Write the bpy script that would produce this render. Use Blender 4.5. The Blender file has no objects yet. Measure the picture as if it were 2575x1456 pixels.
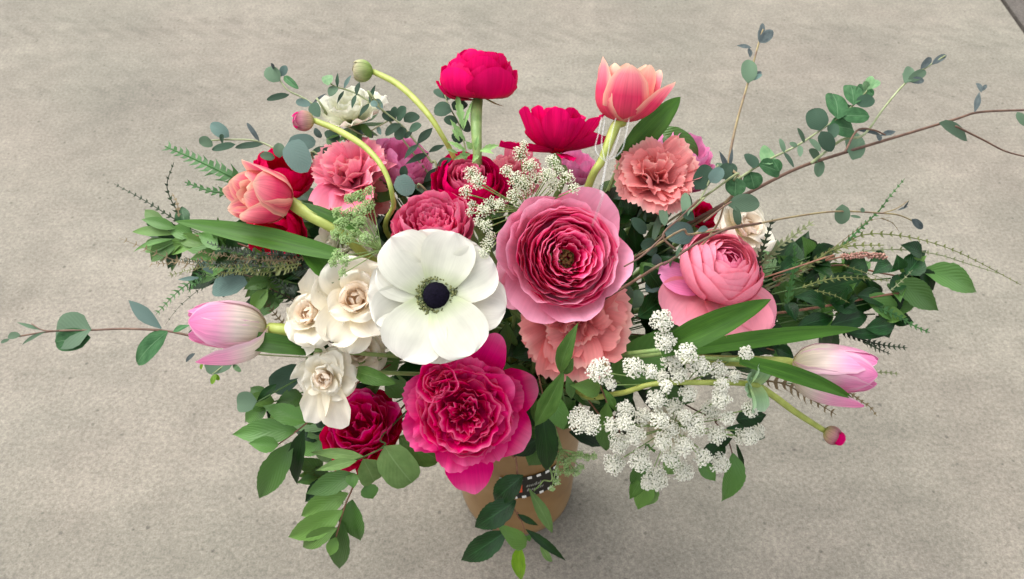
import bpy, math, random
import numpy as np
from mathutils import Vector, Matrix

# ------------------------------------------------------------------ camera, world, sun, exposure
scene = bpy.context.scene
col = scene.collection
FPX = 2230.0                                   # focal length in units of a 2575 px wide picture
CAM = Vector((0.0, -0.41, 0.69))
S45 = math.sqrt(.5)
RIGHT, UP, FWD = Vector((1, 0, 0)), Vector((0, S45, S45)), Vector((0, S45, -S45))
cd = bpy.data.cameras.new('camera'); cam = bpy.data.objects.new('camera', cd); col.objects.link(cam)
cam.location = CAM; cam.rotation_euler = (math.radians(45), 0, 0)
cd.sensor_width = 36; cd.lens = 36 * FPX / 2575; cd.clip_start = .01; cd.clip_end = 100
cd.dof.use_dof = True; cd.dof.focus_distance = .53; cd.dof.aperture_fstop = 20.0
scene.camera = cam

SUN_EL, SUN_AZ = 58, -60                       # azimuth from +Y towards +X
w = bpy.data.worlds.new('World'); scene.world = w; w.use_nodes = True
nt = w.node_tree; bg = nt.nodes['Background']
sky = nt.nodes.new('ShaderNodeTexSky'); sky.sky_type = 'NISHITA'; sky.sun_disc = False
sky.sun_elevation = math.radians(SUN_EL); sky.sun_rotation = math.radians(SUN_AZ)
sky.dust_density = 3.0; sky.air_density = 1.0
hs = nt.nodes.new('ShaderNodeHueSaturation'); hs.inputs['Saturation'].default_value = .18   # overcast: nearly white sky
nt.links.new(sky.outputs[0], hs.inputs['Color']); nt.links.new(hs.outputs[0], bg.inputs['Color'])
bg.inputs['Strength'].default_value = .15
sl = bpy.data.lights.new('sun', 'SUN'); so = bpy.data.objects.new('sun', sl); col.objects.link(so)
sl.energy = 1.1; sl.angle = math.radians(65); sl.color = (1, .965, .91)
el, az = math.radians(SUN_EL), math.radians(SUN_AZ)
sd = Vector((math.cos(el) * math.sin(az), math.cos(el) * math.cos(az), math.sin(el)))
so.rotation_euler = sd.to_track_quat('Z', 'Y').to_euler()
scene.view_settings.view_transform = 'Standard'; scene.view_settings.look = 'None'
scene.view_settings.gamma = 1; scene.view_settings.exposure = 1.30

# ------------------------------------------------------------------ placing helpers
rng = np.random.default_rng(7)
random.seed(5)
def dome(x, y):                                # how far the bouquet's front surface is along the lens axis
    return .50 + .09 * ((x - 1290) / 1000) ** 2 + .05 * ((y - 680) / 500) ** 2
def P(x, y, off=0.0):
    d = dome(x, y) + off
    return CAM + RIGHT * ((x - 1287.5) / FPX * d) + UP * (-(y - 728) / FPX * d) + FWD * d
def kpx(x, y, off=0.0): return (dome(x, y) + off) / FPX      # metres per picture unit there
def ground(x, y):
    r = RIGHT * ((x - 1287.5) / FPX) + UP * (-(y - 728) / FPX) + FWD
    return CAM + r * (-CAM.z / r.z)
def CD(r, u, t): return (RIGHT * r + UP * u - FWD * t).normalized()
def tf(x0, y0, s):
    f = lambda x, y: ((x0 + x / s) / 1.4746, (y0 + y / s) / 1.4746)
    f.k = 1 / (s * 1.4746); return f
DD = lambda x, y: (x, y); DD.k = 1.0
TA = tf(400, 150, 1.713); TB = tf(1400, 150, 1.713); TC = tf(2500, 50, 1.5328); TD = tf(0, 850, 1.713)
TE = tf(1100, 800, 1.6175); TF = tf(2000, 1000, 1.618); TG = tf(2300, 700, 1.4564); TH = tf(800, 1300, 1.719)
TI = tf(1500, 1500, 2.25); TJ = tf(2100, 350, 2.427); TK = tf(400, 750, 2.861); TL = tf(2800, 750, 1.713)
TM = tf(1000, 300, 2.647)
VASE = Vector((.004, .023, 0)); RIM = .196

# ------------------------------------------------------------------ materials
def lin(h):
    h = h.lstrip('#'); c = [int(h[i:i + 2], 16) / 255 for i in (0, 2, 4)]
    return tuple([(v / 12.92 if v <= .04045 else ((v + .055) / 1.055) ** 2.4) for v in c] + [1])
def nmat(name):
    m = bpy.data.materials.new(name); m.use_nodes = True
    n = m.node_tree; b = n.nodes['Principled BSDF']; return m, n, b
def ramp(n, stops):
    r = n.nodes.new('ShaderNodeValToRGB'); cr = r.color_ramp
    while len(cr.elements) < len(stops): cr.elements.new(.5)
    for e, (p, c) in zip(cr.elements, stops): e.position = p; e.color = c if len(c) == 4 else (*c, 1)
    return r
def petal_mat(name, stops, trans=.22, rough=.55, var=.12, vein=.25, edge=None, edge_c=None, spec=.08):
    m, n, b = nmat(name); L = n.links
    uv = n.nodes.new('ShaderNodeUVMap'); uv.uv_map = 'UV'
    sp = n.nodes.new('ShaderNodeSeparateXYZ'); L.new(uv.outputs[0], sp.inputs[0])
    r = ramp(n, [(p, lin(c)) for p, c in stops]); L.new(sp.outputs['Y'], r.inputs[0])
    cur = r.outputs[0]
    if edge:                                   # differently coloured petal margins, u = 0 and 1
        a = n.nodes.new('ShaderNodeMath'); a.operation = 'SUBTRACT'; a.inputs[1].default_value = .5; L.new(sp.outputs['X'], a.inputs[0])
        a2 = n.nodes.new('ShaderNodeMath'); a2.operation = 'ABSOLUTE'; L.new(a.outputs[0], a2.inputs[0])
        mr = n.nodes.new('ShaderNodeMapRange'); mr.inputs[1].default_value = .5 - edge; mr.inputs[2].default_value = .5; L.new(a2.outputs[0], mr.inputs[0])
        mx = n.nodes.new('ShaderNodeMix'); mx.data_type = 'RGBA'; L.new(mr.outputs[0], mx.inputs[0]); L.new(cur, mx.inputs[6]); mx.inputs[7].default_value = lin(edge_c); cur = mx.outputs[2]
    # fine veins along the petal and soft mottling
    mp = n.nodes.new('ShaderNodeMapping'); mp.inputs['Scale'].default_value = (26, 1.6, 1); L.new(uv.outputs[0], mp.inputs[0])
    oi = n.nodes.new('ShaderNodeObjectInfo')
    nz = n.nodes.new('ShaderNodeTexNoise'); nz.noise_dimensions = '4D'; nz.inputs['Scale'].default_value = 1.0; nz.inputs['Detail'].default_value = 3
    L.new(mp.outputs[0], nz.inputs['Vector'])
    om = n.nodes.new('ShaderNodeMath'); om.operation = 'MULTIPLY'; om.inputs[1].default_value = 50; L.new(oi.outputs['Random'], om.inputs[0]); L.new(om.outputs[0], nz.inputs['W'])
    nz2 = n.nodes.new('ShaderNodeTexNoise'); nz2.noise_dimensions = '4D'; nz2.inputs['Scale'].default_value = 3.0; L.new(uv.outputs[0], nz2.inputs['Vector']); L.new(om.outputs[0], nz2.inputs['W'])
    hv = n.nodes.new('ShaderNodeHueSaturation'); L.new(cur, hv.inputs['Color'])
    hv.inputs['Saturation'].default_value = 1.1
    # value = 1 + (rand-.5)*2var + (vein-.5)*vein
    v1 = n.nodes.new('ShaderNodeMapRange'); v1.inputs[3].default_value = 1 - var; v1.inputs[4].default_value = 1 + var; L.new(oi.outputs['Random'], v1.inputs[0])
    v2 = n.nodes.new('ShaderNodeMapRange'); v2.inputs[1].default_value = .3; v2.inputs[2].default_value = .7; v2.inputs[3].default_value = 1 - vein; v2.inputs[4].default_value = 1 + vein * .6; L.new(nz.outputs[0], v2.inputs[0])
    v3 = n.nodes.new('ShaderNodeMapRange'); v3.inputs[1].default_value = .3; v3.inputs[2].default_value = .7; v3.inputs[3].default_value = .9; v3.inputs[4].default_value = 1.08; L.new(nz2.outputs[0], v3.inputs[0])
    q = n.nodes.new('ShaderNodeMath'); q.operation = 'MULTIPLY'; L.new(v1.outputs[0], q.inputs[0]); L.new(v2.outputs[0], q.inputs[1])
    q2 = n.nodes.new('ShaderNodeMath'); q2.operation = 'MULTIPLY'; L.new(q.outputs[0], q2.inputs[0]); L.new(v3.outputs[0], q2.inputs[1])
    L.new(q2.outputs[0], hv.inputs['Value'])
    L.new(hv.outputs[0], b.inputs['Base Color'])
    b.inputs['Roughness'].default_value = rough; b.inputs['Specular IOR Level'].default_value = spec
    bp = n.nodes.new('ShaderNodeBump'); bp.inputs['Strength'].default_value = .25; bp.inputs['Distance'].default_value = .0006; L.new(nz.outputs[0], bp.inputs['Height']); L.new(bp.outputs[0], b.inputs['Normal'])
    tr = n.nodes.new('ShaderNodeBsdfTranslucent'); L.new(hv.outputs[0], tr.inputs['Color'])
    ms = n.nodes.new('ShaderNodeMixShader'); ms.inputs[0].default_value = trans
    L.new(b.outputs[0], ms.inputs[1]); L.new(tr.outputs[0], ms.inputs[2]); L.new(ms.outputs[0], n.nodes['Material Output'].inputs['Surface'])
    return m
def leaf_mat(name, c0, c1, rib=None, rough=.4, spec=.4, trans=.12, back=None, side=.25):
    m, n, b = nmat(name); L = n.links
    uv = n.nodes.new('ShaderNodeUVMap'); uv.uv_map = 'UV'
    sp = n.nodes.new('ShaderNodeSeparateXYZ'); L.new(uv.outputs[0], sp.inputs[0])
    oi = n.nodes.new('ShaderNodeObjectInfo')
    om = n.nodes.new('ShaderNodeMath'); om.operation = 'MULTIPLY'; om.inputs[1].default_value = 40; L.new(oi.outputs['Random'], om.inputs[0])
    nz = n.nodes.new('ShaderNodeTexNoise'); nz.noise_dimensions = '4D'; nz.inputs['Scale'].default_value = 3.5; nz.inputs['Detail'].default_value = 4
    L.new(uv.outputs[0], nz.inputs['Vector']); L.new(om.outputs[0], nz.inputs['W'])
    r = ramp(n, [(.3, lin(c0)), (.7, lin(c1))]); L.new(nz.outputs[0], r.inputs[0]); cur = r.outputs[0]
    # side veins: |u-.5| + slanted v
    a = n.nodes.new('ShaderNodeMath'); a.operation = 'SUBTRACT'; a.inputs[1].default_value = .5; L.new(sp.outputs['X'], a.inputs[0])
    a2 = n.nodes.new('ShaderNodeMath'); a2.operation = 'ABSOLUTE'; L.new(a.outputs[0], a2.inputs[0])
    if rib:
        mr = n.nodes.new('ShaderNodeMapRange'); mr.inputs[1].default_value = .03; mr.inputs[2].default_value = .0; L.new(a2.outputs[0], mr.inputs[0])
        mm = n.nodes.new('ShaderNodeMath'); mm.operation = 'MULTIPLY'; mm.inputs[1].default_value = .55; L.new(mr.outputs[0], mm.inputs[0])
        mx = n.nodes.new('ShaderNodeMix'); mx.data_type = 'RGBA'; L.new(mm.outputs[0], mx.inputs[0]); L.new(cur, mx.inputs[6]); mx.inputs[7].default_value = lin(rib); cur = mx.outputs[2]
    if back:
        ge = n.nodes.new('ShaderNodeNewGeometry'); mx = n.nodes.new('ShaderNodeMix'); mx.data_type = 'RGBA'
        L.new(ge.outputs['Backfacing'], mx.inputs[0]); L.new(cur, mx.inputs[6]); mx.inputs[7].default_value = lin(back); cur = mx.outputs[2]
    if side == 0:                              # parallel veins of a tulip leaf
        mp = n.nodes.new('ShaderNodeMapping'); mp.inputs['Scale'].default_value = (38, 1.2, 1); L.new(uv.outputs[0], mp.inputs[0])
        pz = n.nodes.new('ShaderNodeTexNoise'); pz.inputs['Scale'].default_value = 1.0; pz.inputs['Detail'].default_value = 3; L.new(mp.outputs[0], pz.inputs['Vector'])
        pr = n.nodes.new('ShaderNodeMapRange'); pr.inputs[1].default_value = .3; pr.inputs[2].default_value = .7; pr.inputs[3].default_value = .72; pr.inputs[4].default_value = 1.22; L.new(pz.outputs[0], pr.inputs[0])
        mx = n.nodes.new('ShaderNodeMix'); mx.data_type = 'RGBA'; mx.blend_type = 'MULTIPLY'; mx.inputs[0].default_value = 1; L.new(cur, mx.inputs[6]); L.new(pr.outputs[0], mx.inputs[7]); cur = mx.outputs[2]
    hv = n.nodes.new('ShaderNodeHueSaturation'); L.new(cur, hv.inputs['Color'])
    v1 = n.nodes.new('ShaderNodeMapRange'); v1.inputs[3].default_value = .72; v1.inputs[4].default_value = 1.3; L.new(oi.outputs['Random'], v1.inputs[0]); L.new(v1.outputs[0], hv.inputs['Value'])
    L.new(hv.outputs[0], b.inputs['Base Color']); b.inputs['Roughness'].default_value = rough; b.inputs['Specular IOR Level'].default_value = spec
    sv = n.nodes.new('ShaderNodeMath'); sv.operation = 'MULTIPLY_ADD'; sv.inputs[1].default_value = -.9; L.new(a2.outputs[0], sv.inputs[0]); L.new(sp.outputs['Y'], sv.inputs[2])
    sw = n.nodes.new('ShaderNodeMath'); sw.operation = 'MULTIPLY'; sw.inputs[1].default_value = 55; L.new(sv.outputs[0], sw.inputs[0])
    sn = n.nodes.new('ShaderNodeMath'); sn.operation = 'SINE'; L.new(sw.outputs[0], sn.inputs[0])
    ad = n.nodes.new('ShaderNodeMath'); ad.operation = 'MULTIPLY_ADD'; ad.inputs[1].default_value = side * .6; L.new(sn.outputs[0], ad.inputs[0]); L.new(nz.outputs[0], ad.inputs[2])
    bp = n.nodes.new('ShaderNodeBump'); bp.inputs['Strength'].default_value = .4; bp.inputs['Distance'].default_value = .0006; L.new(ad.outputs[0], bp.inputs['Height']); L.new(bp.outputs[0], b.inputs['Normal'])
    tr = n.nodes.new('ShaderNodeBsdfTranslucent'); L.new(hv.outputs[0], tr.inputs['Color'])
    ms = n.nodes.new('ShaderNodeMixShader'); ms.inputs[0].default_value = trans
    L.new(b.outputs[0], ms.inputs[1]); L.new(tr.outputs[0], ms.inputs[2]); L.new(ms.outputs[0], n.nodes['Material Output'].inputs['Surface'])
    return m
def plain_mat(name, c0, c1=None, rough=.5, scale=60, spec=.4, trans=0.0):
    m, n, b = nmat(name); L = n.links
    tc = n.nodes.new('ShaderNodeTexCoord')
    nz = n.nodes.new('ShaderNodeTexNoise'); nz.inputs['Scale'].default_value = scale; nz.inputs['Detail'].default_value = 4; L.new(tc.outputs['Object'], nz.inputs['Vector'])
    r = ramp(n, [(.35, lin(c0)), (.65, lin(c1 or c0))]); L.new(nz.outputs[0], r.inputs[0]); L.new(r.outputs[0], b.inputs['Base Color'])
    b.inputs['Roughness'].default_value = rough; b.inputs['Specular IOR Level'].default_value = spec
    if trans:
        tr = n.nodes.new('ShaderNodeBsdfTranslucent'); L.new(r.outputs[0], tr.inputs['Color'])
        ms = n.nodes.new('ShaderNodeMixShader'); ms.inputs[0].default_value = trans
        L.new(b.outputs[0], ms.inputs[1]); L.new(tr.outputs[0], ms.inputs[2]); L.new(ms.outputs[0], n.nodes['Material Output'].inputs['Surface'])
    return m

def dim(h, f):
    c = lin(h); o = []
    for v in c[:3]:
        v = max(0, min(1, v * f)); v = 12.92 * v if v <= .0031308 else 1.055 * v ** (1 / 2.4) - .055
        o.append('%02x' % round(v * 255))
    return '#' + ''.join(o)
M = {}
M['anemone'] = petal_mat('anemone_petal', [(0, '#93a37e'), (.2, '#c4cbaa'), (.42, '#d9d9ca'), (1, '#dcdad2')], trans=.32, vein=.06, var=.03)
M['anemone_dark'] = plain_mat('anemone_disc', '#070510', '#110d1c', rough=.9, scale=900, spec=.1)
M['stamen'] = plain_mat('anemone_stamen', '#4d5230', '#7c7f4e', rough=.7, scale=400)
M['ran_pale'] = petal_mat('ranunculus_outer_petal', [(0, '#ee6e98'), (.4, '#f3a0bc'), (1, '#f5b6cc')], trans=.34, vein=.06, var=.05)
M['ran_mid'] = petal_mat('ranunculus_middle_petal', [(0, '#e43a72'), (.5, '#f07ea4'), (1, '#f4a4be')], trans=.4, vein=.08, var=.06)
M['ran_deep'] = petal_mat('ranunculus_inner_petal', [(0, '#e01c5c'), (.55, '#ea467c'), (.84, '#f278a2'), (1, '#fab0c8')], trans=.44, vein=.08, var=.08)
M['ran_core'] = plain_mat('ranunculus_core', '#6d7430', '#a8905a', rough=.8, scale=500)
M['hot'] = petal_mat('hot_pink_rose_petal', [(0, '#cc1050'), (.55, '#e2347a'), (.86, '#ea5a92'), (1, '#f27eac')], trans=.4, vein=.09, var=.07)
M['hot_in'] = petal_mat('hot_pink_rose_inner_petal', [(0, '#c40c44'), (.5, '#dc2466'), (.8, '#ea5088'), (1, '#f692b6')], trans=.42, vein=.09, var=.08)
M['salmon_ran'] = petal_mat('salmon_ranunculus_petal', [(0, '#ec7f9c'), (.5, '#ef90a6'), (1, '#f3a4b4')], trans=.32, vein=.05, var=.04)
M['salmon_ran_g'] = petal_mat('salmon_guard_petal', [(0, '#f2b49c'), (.35, '#f2a0ac'), (1, '#f2a8b8')], trans=.32, vein=.06, var=.04)
M['coral'] = petal_mat('coral_pink_rose_petal', [(0, '#dc4070'), (.5, '#e4608c'), (.85, '#ea82a2'), (1, '#f09eb4')], trans=.28, vein=.08, var=.07)
M['red'] = petal_mat('crimson_petal', [(0, '#9c0a36'), (.5, '#cc1050'), (1, '#dd386e')], trans=.28, vein=.16, var=.1)
M['red2'] = petal_mat('deep_crimson_petal', [(0, '#9c0a24'), (.4, '#d60c3c'), (1, '#e0245c')], trans=.45, vein=.12, var=.12)
M['magenta'] = petal_mat('magenta_petal', [(0, '#d80c4e'), (.45, '#ec1e74'), (.85, '#f0448c'), (1, '#f684b4')], trans=.5, vein=.12, var=.12)
M['carn'] = petal_mat('salmon_carnation_petal', [(0, '#d47478'), (.5, '#ea9696'), (.88, '#f2aaa8'), (1, '#f9ccc2')], trans=.4, vein=.1, var=.07)
M['carn_pink'] = petal_mat('rose_carnation_petal', [(0, '#d26280'), (.5, '#e6829c'), (.88, '#ee9cac'), (1, '#f6bcbc')], trans=.32, vein=.1, var=.07)
M['lilac'] = petal_mat('lilac_pink_petal', [(0, '#e070a4'), (.5, '#ea90bc'), (1, '#efa6cc')], trans=.3, vein=.08, var=.07)
M['tulip_s'] = petal_mat('salmon_tulip_petal', [(0, '#e2cf92'), (.12, '#e4727f'), (.6, '#e2627e'), (.88, '#ea96a0'), (1, '#f2d0ba')], trans=.36, vein=.16, var=.05, edge=.20, edge_c='#f2c2ae')
M['tulip_si'] = petal_mat('salmon_tulip_inner_petal', [(0, '#e6c29a'), (.3, '#e88e8c'), (.8, '#ec9f9a'), (1, '#f4d8c0')], trans=.3, vein=.08, var=.05, edge=.3, edge_c='#f3cdb4')
M['tulip_p'] = petal_mat('pale_tulip_petal', [(0, '#c8c488'), (.1, '#d8d0b4'), (.45, '#ded0c8'), (.68, '#e4aac4'), (1, '#e08ab4')], trans=.36, vein=.2, var=.04, edge=.14, edge_c='#dcb8c6')
M['cream'] = petal_mat('cream_petal', [(0, '#eadaae'), (.3, '#f2e9d2'), (1, '#f4f0e4')], trans=.38, vein=.04, var=.03)
M['blush'] = petal_mat('blush_cream_petal', [(0, '#eed0aa'), (.4, '#f2e0ca'), (1, '#f4e9da')], trans=.38, vein=.04, var=.03)
M['white'] = petal_mat('white_petal', [(0, '#cdd09c'), (.4, '#e2e2ca'), (1, '#e8e7da')], trans=.32, vein=.05, var=.04)
M['stem_y'] = plain_mat('yellow_green_stem', '#909c48', '#a8b25a', rough=.45, scale=120)
M['stem_g'] = plain_mat('green_stem', '#6d8a4a', '#8da665', rough=.45, scale=120)
M['stem_dk'] = plain_mat('dark_green_stem', '#3c5a2a', '#55733c', rough=.5, scale=120)
M['stem_br'] = plain_mat('brown_twig', '#6d4a3a', '#8a5f48', rough=.6, scale=200)
M['stem_euc'] = plain_mat('eucalyptus_twig', '#6f5a48', '#8c7f58', rough=.55, scale=150)
M['stem_eucg'] = plain_mat('eucalyptus_green_twig', '#7f875c', '#9aa37d', rough=.55, scale=150)
M['stem_red'] = plain_mat('reddish_twig', '#584034', '#705444', rough=.55, scale=150)
M['euc'] = leaf_mat('eucalyptus_leaf', '#364c36', '#4e6650', rib='#667c66', rough=.65, spec=.12, back='#586e58')
M['euc_b'] = leaf_mat('blue_eucalyptus_leaf', '#3c524c', '#556b64', rib='#6a8078', rough=.65, spec=.15, back='#566c65')
M['euc_g'] = leaf_mat('green_eucalyptus_leaf', '#2c5030', '#4a724a', rib='#74946e', rough=.6, spec=.12)
M['euc_d'] = leaf_mat('dark_eucalyptus_leaf', '#1c2e22', '#2e4434', rib='#445c4a', rough=.65, spec=.15, back='#364c3c')
M['euc_dry'] = leaf_mat('dry_eucalyptus_leaf', '#414a4c', '#5b6564', rough=.7, spec=.15)
M['euc_l'] = leaf_mat('pale_eucalyptus_tip', '#658e60', '#86a878', rough=.55, spec=.25)
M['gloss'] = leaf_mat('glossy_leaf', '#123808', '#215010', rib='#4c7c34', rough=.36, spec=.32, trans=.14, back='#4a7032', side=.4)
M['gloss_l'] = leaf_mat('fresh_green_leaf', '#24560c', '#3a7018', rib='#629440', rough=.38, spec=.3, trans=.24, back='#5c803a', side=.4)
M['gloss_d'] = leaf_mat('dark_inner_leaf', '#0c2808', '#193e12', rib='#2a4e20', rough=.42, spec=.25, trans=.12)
M['gloss_b'] = leaf_mat('blue_green_leaf', '#0f320f', '#1c481c', rib='#3f7040', rough=.36, spec=.32, trans=.12, side=.4)
M['under'] = leaf_mat('pale_leaf_underside', '#546f3c', '#68844c', rib='#7a9462', rough=.6, spec=.15, trans=.2)
M['sage'] = leaf_mat('sage_leaf', '#3a5a20', '#507232', rib='#66844a', rough=.5, spec=.2, trans=.18)
M['tleaf'] = leaf_mat('tulip_leaf', '#2c5012', '#40681e', rough=.5, spec=.22, trans=.18, side=0)
M['yleaf'] = leaf_mat('yellow_green_leaf', '#567d0e', '#749a1e', rib='#8cae3a', rough=.4, spec=.3, trans=.25)
M['grev'] = plain_mat('green_frond', '#2f5a28', '#447238', rough=.5, scale=150, trans=.15)
M['grev_d'] = plain_mat('dark_frond', '#182612', '#2a3e20', rough=.5, scale=150, trans=.1)
M['grev_o'] = plain_mat('olive_frond', '#58622f', '#747a44', rough=.55, scale=150, trans=.15)
M['grev_p'] = plain_mat('pale_frond', '#727a54', '#8a906a', rough=.6, scale=150, trans=.2)
M['grev_b'] = plain_mat('brown_frond', '#655438', '#7d6d4e', rough=.6, scale=150, trans=.15)
M['seed'] = plain_mat('pink_brown_seed', '#8a5a50', '#b5907f', rough=.7, scale=700)
M['lace'] = plain_mat('white_lace_floret', '#e2e0d0', '#ebe9de', rough=.8, scale=500, trans=.2, spec=.1)
M['lace_c'] = plain_mat('cream_lace_floret', '#dcdcc0', '#e6e6d4', rough=.8, scale=500, trans=.15, spec=.1)
M['lace_g'] = plain_mat('green_lace_floret', '#86a862', '#b4cc92', rough=.7, scale=500, trans=.25)
M['bud'] = petal_mat('bud_sepal', [(0, '#7c9c4c'), (.4, '#98ae6c'), (1, '#b6ad92')], trans=.2, vein=.3, var=.15)
M['bud_p'] = petal_mat('pink_bud_sepal', [(0, '#a8ae62'), (.35, '#b8a084'), (.75, '#b07e84'), (1, '#7d2d4a')], trans=.2, vein=.3, var=.12)
M['bract'] = petal_mat('pale_bract', [(0, '#b9c98f'), (.5, '#93b187'), (1, '#a9c0a6')], trans=.35, vein=.1, var=.06)
M['frill'] = leaf_mat('feathery_green', '#6c9454', '#8fb070', rough=.55, spec=.2, trans=.2)

# ------------------------------------------------------------------ mesh helpers
def mesh_obj(name, verts, faces, mat, parent=None, uvs=None, mw=None, smooth=True):
    me = bpy.data.meshes.new(name); me.from_pydata([tuple(v) for v in verts], [], faces)
    if uvs is not None:
        ul = me.uv_layers.new(name='UV'); li = np.empty(len(me.loops), dtype=np.int32); me.loops.foreach_get('vertex_index', li)
        ul.data.foreach_set('uv', np.asarray(uvs, dtype=np.float32)[li].ravel())
    if smooth: me.polygons.foreach_set('use_smooth', np.ones(len(me.polygons), dtype=bool))
    for mm in (mat if isinstance(mat, (list, tuple)) else [mat]): me.materials.append(mm)
    o = bpy.data.objects.new(name, me); col.objects.link(o)
    if mw is None: mw = Matrix.Identity(4)
    if parent is not None:
        o.parent = parent
        pw = parent_world(parent)
        o.matrix_basis = pw.inverted() @ mw
        WM[o.name] = mw.copy()
    else:
        o.matrix_basis = mw; WM[o.name] = mw.copy()
    return o
WM = {}
def parent_world(p): return WM[p.name]
def thing(name, label, cat, loc, group=None):
    o = bpy.data.objects.new(name, None); col.objects.link(o); o.location = loc; o.empty_display_size = .01
    o['label'] = label; o['category'] = cat
    if group: o['group'] = group
    WM[o.name] = Matrix.Translation(loc); return o

_gf = {}
def grid_faces(nu, nv):
    if (nu, nv) not in _gf:
        _gf[(nu, nv)] = [(j * nu + i, j * nu + i + 1, (j + 1) * nu + i + 1, (j + 1) * nu + i) for j in range(nv - 1) for i in range(nu - 1)]
    return _gf[(nu, nv)]
PROF = {
    'tulip': ([0, .08, .3, .55, .8, .93, 1], [.32, .62, .95, 1, .78, .42, .06]),
    'leaf': ([0, .05, .18, .38, .56, .74, .88, .96, 1], [.05, .28, .76, 1, .84, .5, .2, .06, .004]),
    'lance': ([0, .08, .3, .5, .75, .92, 1], [.08, .35, .85, 1, .6, .2, .02]),
    'round': ([0, .04, .12, .3, .5, .7, .88, .96, 1], [.06, .42, .72, .96, 1, .95, .7, .42, .06]),
    'oval': ([0, .04, .15, .35, .55, .75, .92, .98, 1], [.08, .32, .7, .97, 1, .86, .5, .25, .05]),
    'obov': ([0, .05, .2, .42, .62, .78, .9, .965, 1], [.30, .40, .64, .90, 1, .96, .76, .5, .14]),
    'strap': ([0, .1, .35, .6, .85, .95, 1], [.55, .75, 1, .9, .5, .22, .02]),
}
def sheet(L, W, th, R=None, R1=None, ruf=0, rf=3, shape='shell', k=.35, b0=.25, q=.7, nu=9, nv=8, serr=0, sf=7, fold=0, r0=0, z0=0, ph=0, lump=0, twist=0):
    """A curved petal or leaf: base at (r0, 0, z0); th = [(fraction, degrees from the axis +Z)]."""
    U = np.linspace(-1, 1, nu)[None, :].repeat(nv, 0); T = np.linspace(0, 1, nv)[:, None].repeat(nu, 1)
    if shape == 'shell':
        s = L * T * (1 - k * np.abs(U) ** 2.4 * T ** .6)
        if serr: s = s + serr * L * T ** 5 * (np.abs(((U * sf + ph) % 1.0) * 2 - 1) - .5) * 2
        half = W / 2 * (b0 + (1 - b0) * np.sin(np.clip(T, 0, 1) ** q * np.pi / 2))
    else:
        TT = 1 - (1 - T) ** 1.35; s = L * TT
        half = W / 2 * np.interp(TT, *PROF[shape])
        if serr: half = half * (1 + serr * (((TT * sf) % 1.0) - .5) * (TT < .96))
    x = U * half
    f = np.linspace(0, 1, 48); tv = np.radians(np.interp(f, [a for a, _ in th], [b for _, b in th]))
    dl = L / 47
    cx = np.concatenate([[0], np.cumsum(np.sin((tv[1:] + tv[:-1]) / 2)) * dl]); cz = np.concatenate([[0], np.cumsum(np.cos((tv[1:] + tv[:-1]) / 2)) * dl])
    sn = np.clip(s / L, 0, 1.0); ext = np.maximum(s / L - 1, 0) * L
    tt = np.interp(sn, f, tv); X = np.interp(sn, f, cx) + ext * np.sin(tt); Z = np.interp(sn, f, cz) + ext * np.cos(tt)
    if R:
        ka = 1 / R + ((1 / (R1 if R1 else R)) - 1 / R) * sn
        ka = np.where(np.abs(ka) < 1e-6, 1e-6, ka)
        lat = np.sin(x * ka) / ka; inn = (1 - np.cos(x * ka)) / ka
    else: lat = x; inn = np.zeros_like(x)
    inn = inn + fold * np.abs(x)
    if ruf: inn = inn + ruf * T ** 1.8 * (np.sin(U * rf * np.pi + ph * 6.28) * (.35 + .65 * np.abs(U)) + .5 * np.sin(U * rf * 1.9 * np.pi + ph * 11))
    if lump: inn = inn + lump * np.sin(T * 5 + ph * 9) * np.cos(U * 2.2 + ph * 5)
    if twist: inn = inn + x * np.sin(np.radians(twist) * T)
    V = np.stack([r0 + X - inn * np.cos(tt), lat, z0 + Z + inn * np.sin(tt)], -1).reshape(-1, 3)
    uv = np.stack([U * .5 + .5, np.clip(s / L, 0, 1)], -1).reshape(-1, 2)
    return V, grid_faces(nu, nv), uv

def catmull(pts, n=6):
    pts = [Vector(p) for p in pts]
    if len(pts) < 3: return [pts[0].lerp(pts[-1], i / n) for i in range(n + 1)]
    q = [pts[0] * 2 - pts[1]] + pts + [pts[-1] * 2 - pts[-2]]; out = []
    for i in range(1, len(q) - 2):
        a, b, c, d = q[i - 1:i + 3]
        for j in range(n):
            t = j / n
            out.append(.5 * ((2 * b) + (c - a) * t + (2 * a - 5 * b + 4 * c - d) * t * t + (3 * b - a - 3 * c + d) * t ** 3))
    out.append(pts[-1]); return out
def tube_data(pts, r, sides=7, n=6, smooth=True):
    c = catmull(pts, n) if smooth else [Vector(p) for p in pts]
    m = len(c); V = []; F = []; nrm = None
    for i, p in enumerate(c):
        t = (c[min(i + 1, m - 1)] - c[max(i - 1, 0)]).normalized()
        if nrm is None: nrm = t.orthogonal().normalized()
        nrm = (nrm - t * nrm.dot(t)).normalized(); bn = t.cross(nrm)
        f = i / (m - 1); rr = r(f) if callable(r) else r
        for s in range(sides):
            a = 2 * math.pi * s / sides; V.append(p + (nrm * math.cos(a) + bn * math.sin(a)) * rr)
    for i in range(m - 1):
        for s in range(sides):
            s2 = (s + 1) % sides; F.append((i * sides + s, i * sides + s2, (i + 1) * sides + s2, (i + 1) * sides + s))
    F.append(tuple(range(sides))[::-1]); F.append(tuple((m - 1) * sides + s for s in range(sides)))
    return V, F
def tube(name, pts, r, mat, parent, **kw):
    V, F = tube_data(pts, r, **kw); return mesh_obj(name, V, F, mat, parent)
def into_vase():
    a = random.random() * 6.28; rr = .012 + .022 * random.random()
    return VASE + Vector((math.cos(a) * rr, math.sin(a) * rr, RIM)), VASE + Vector((-math.cos(a) * .02, -math.sin(a) * .02, .06))

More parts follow.
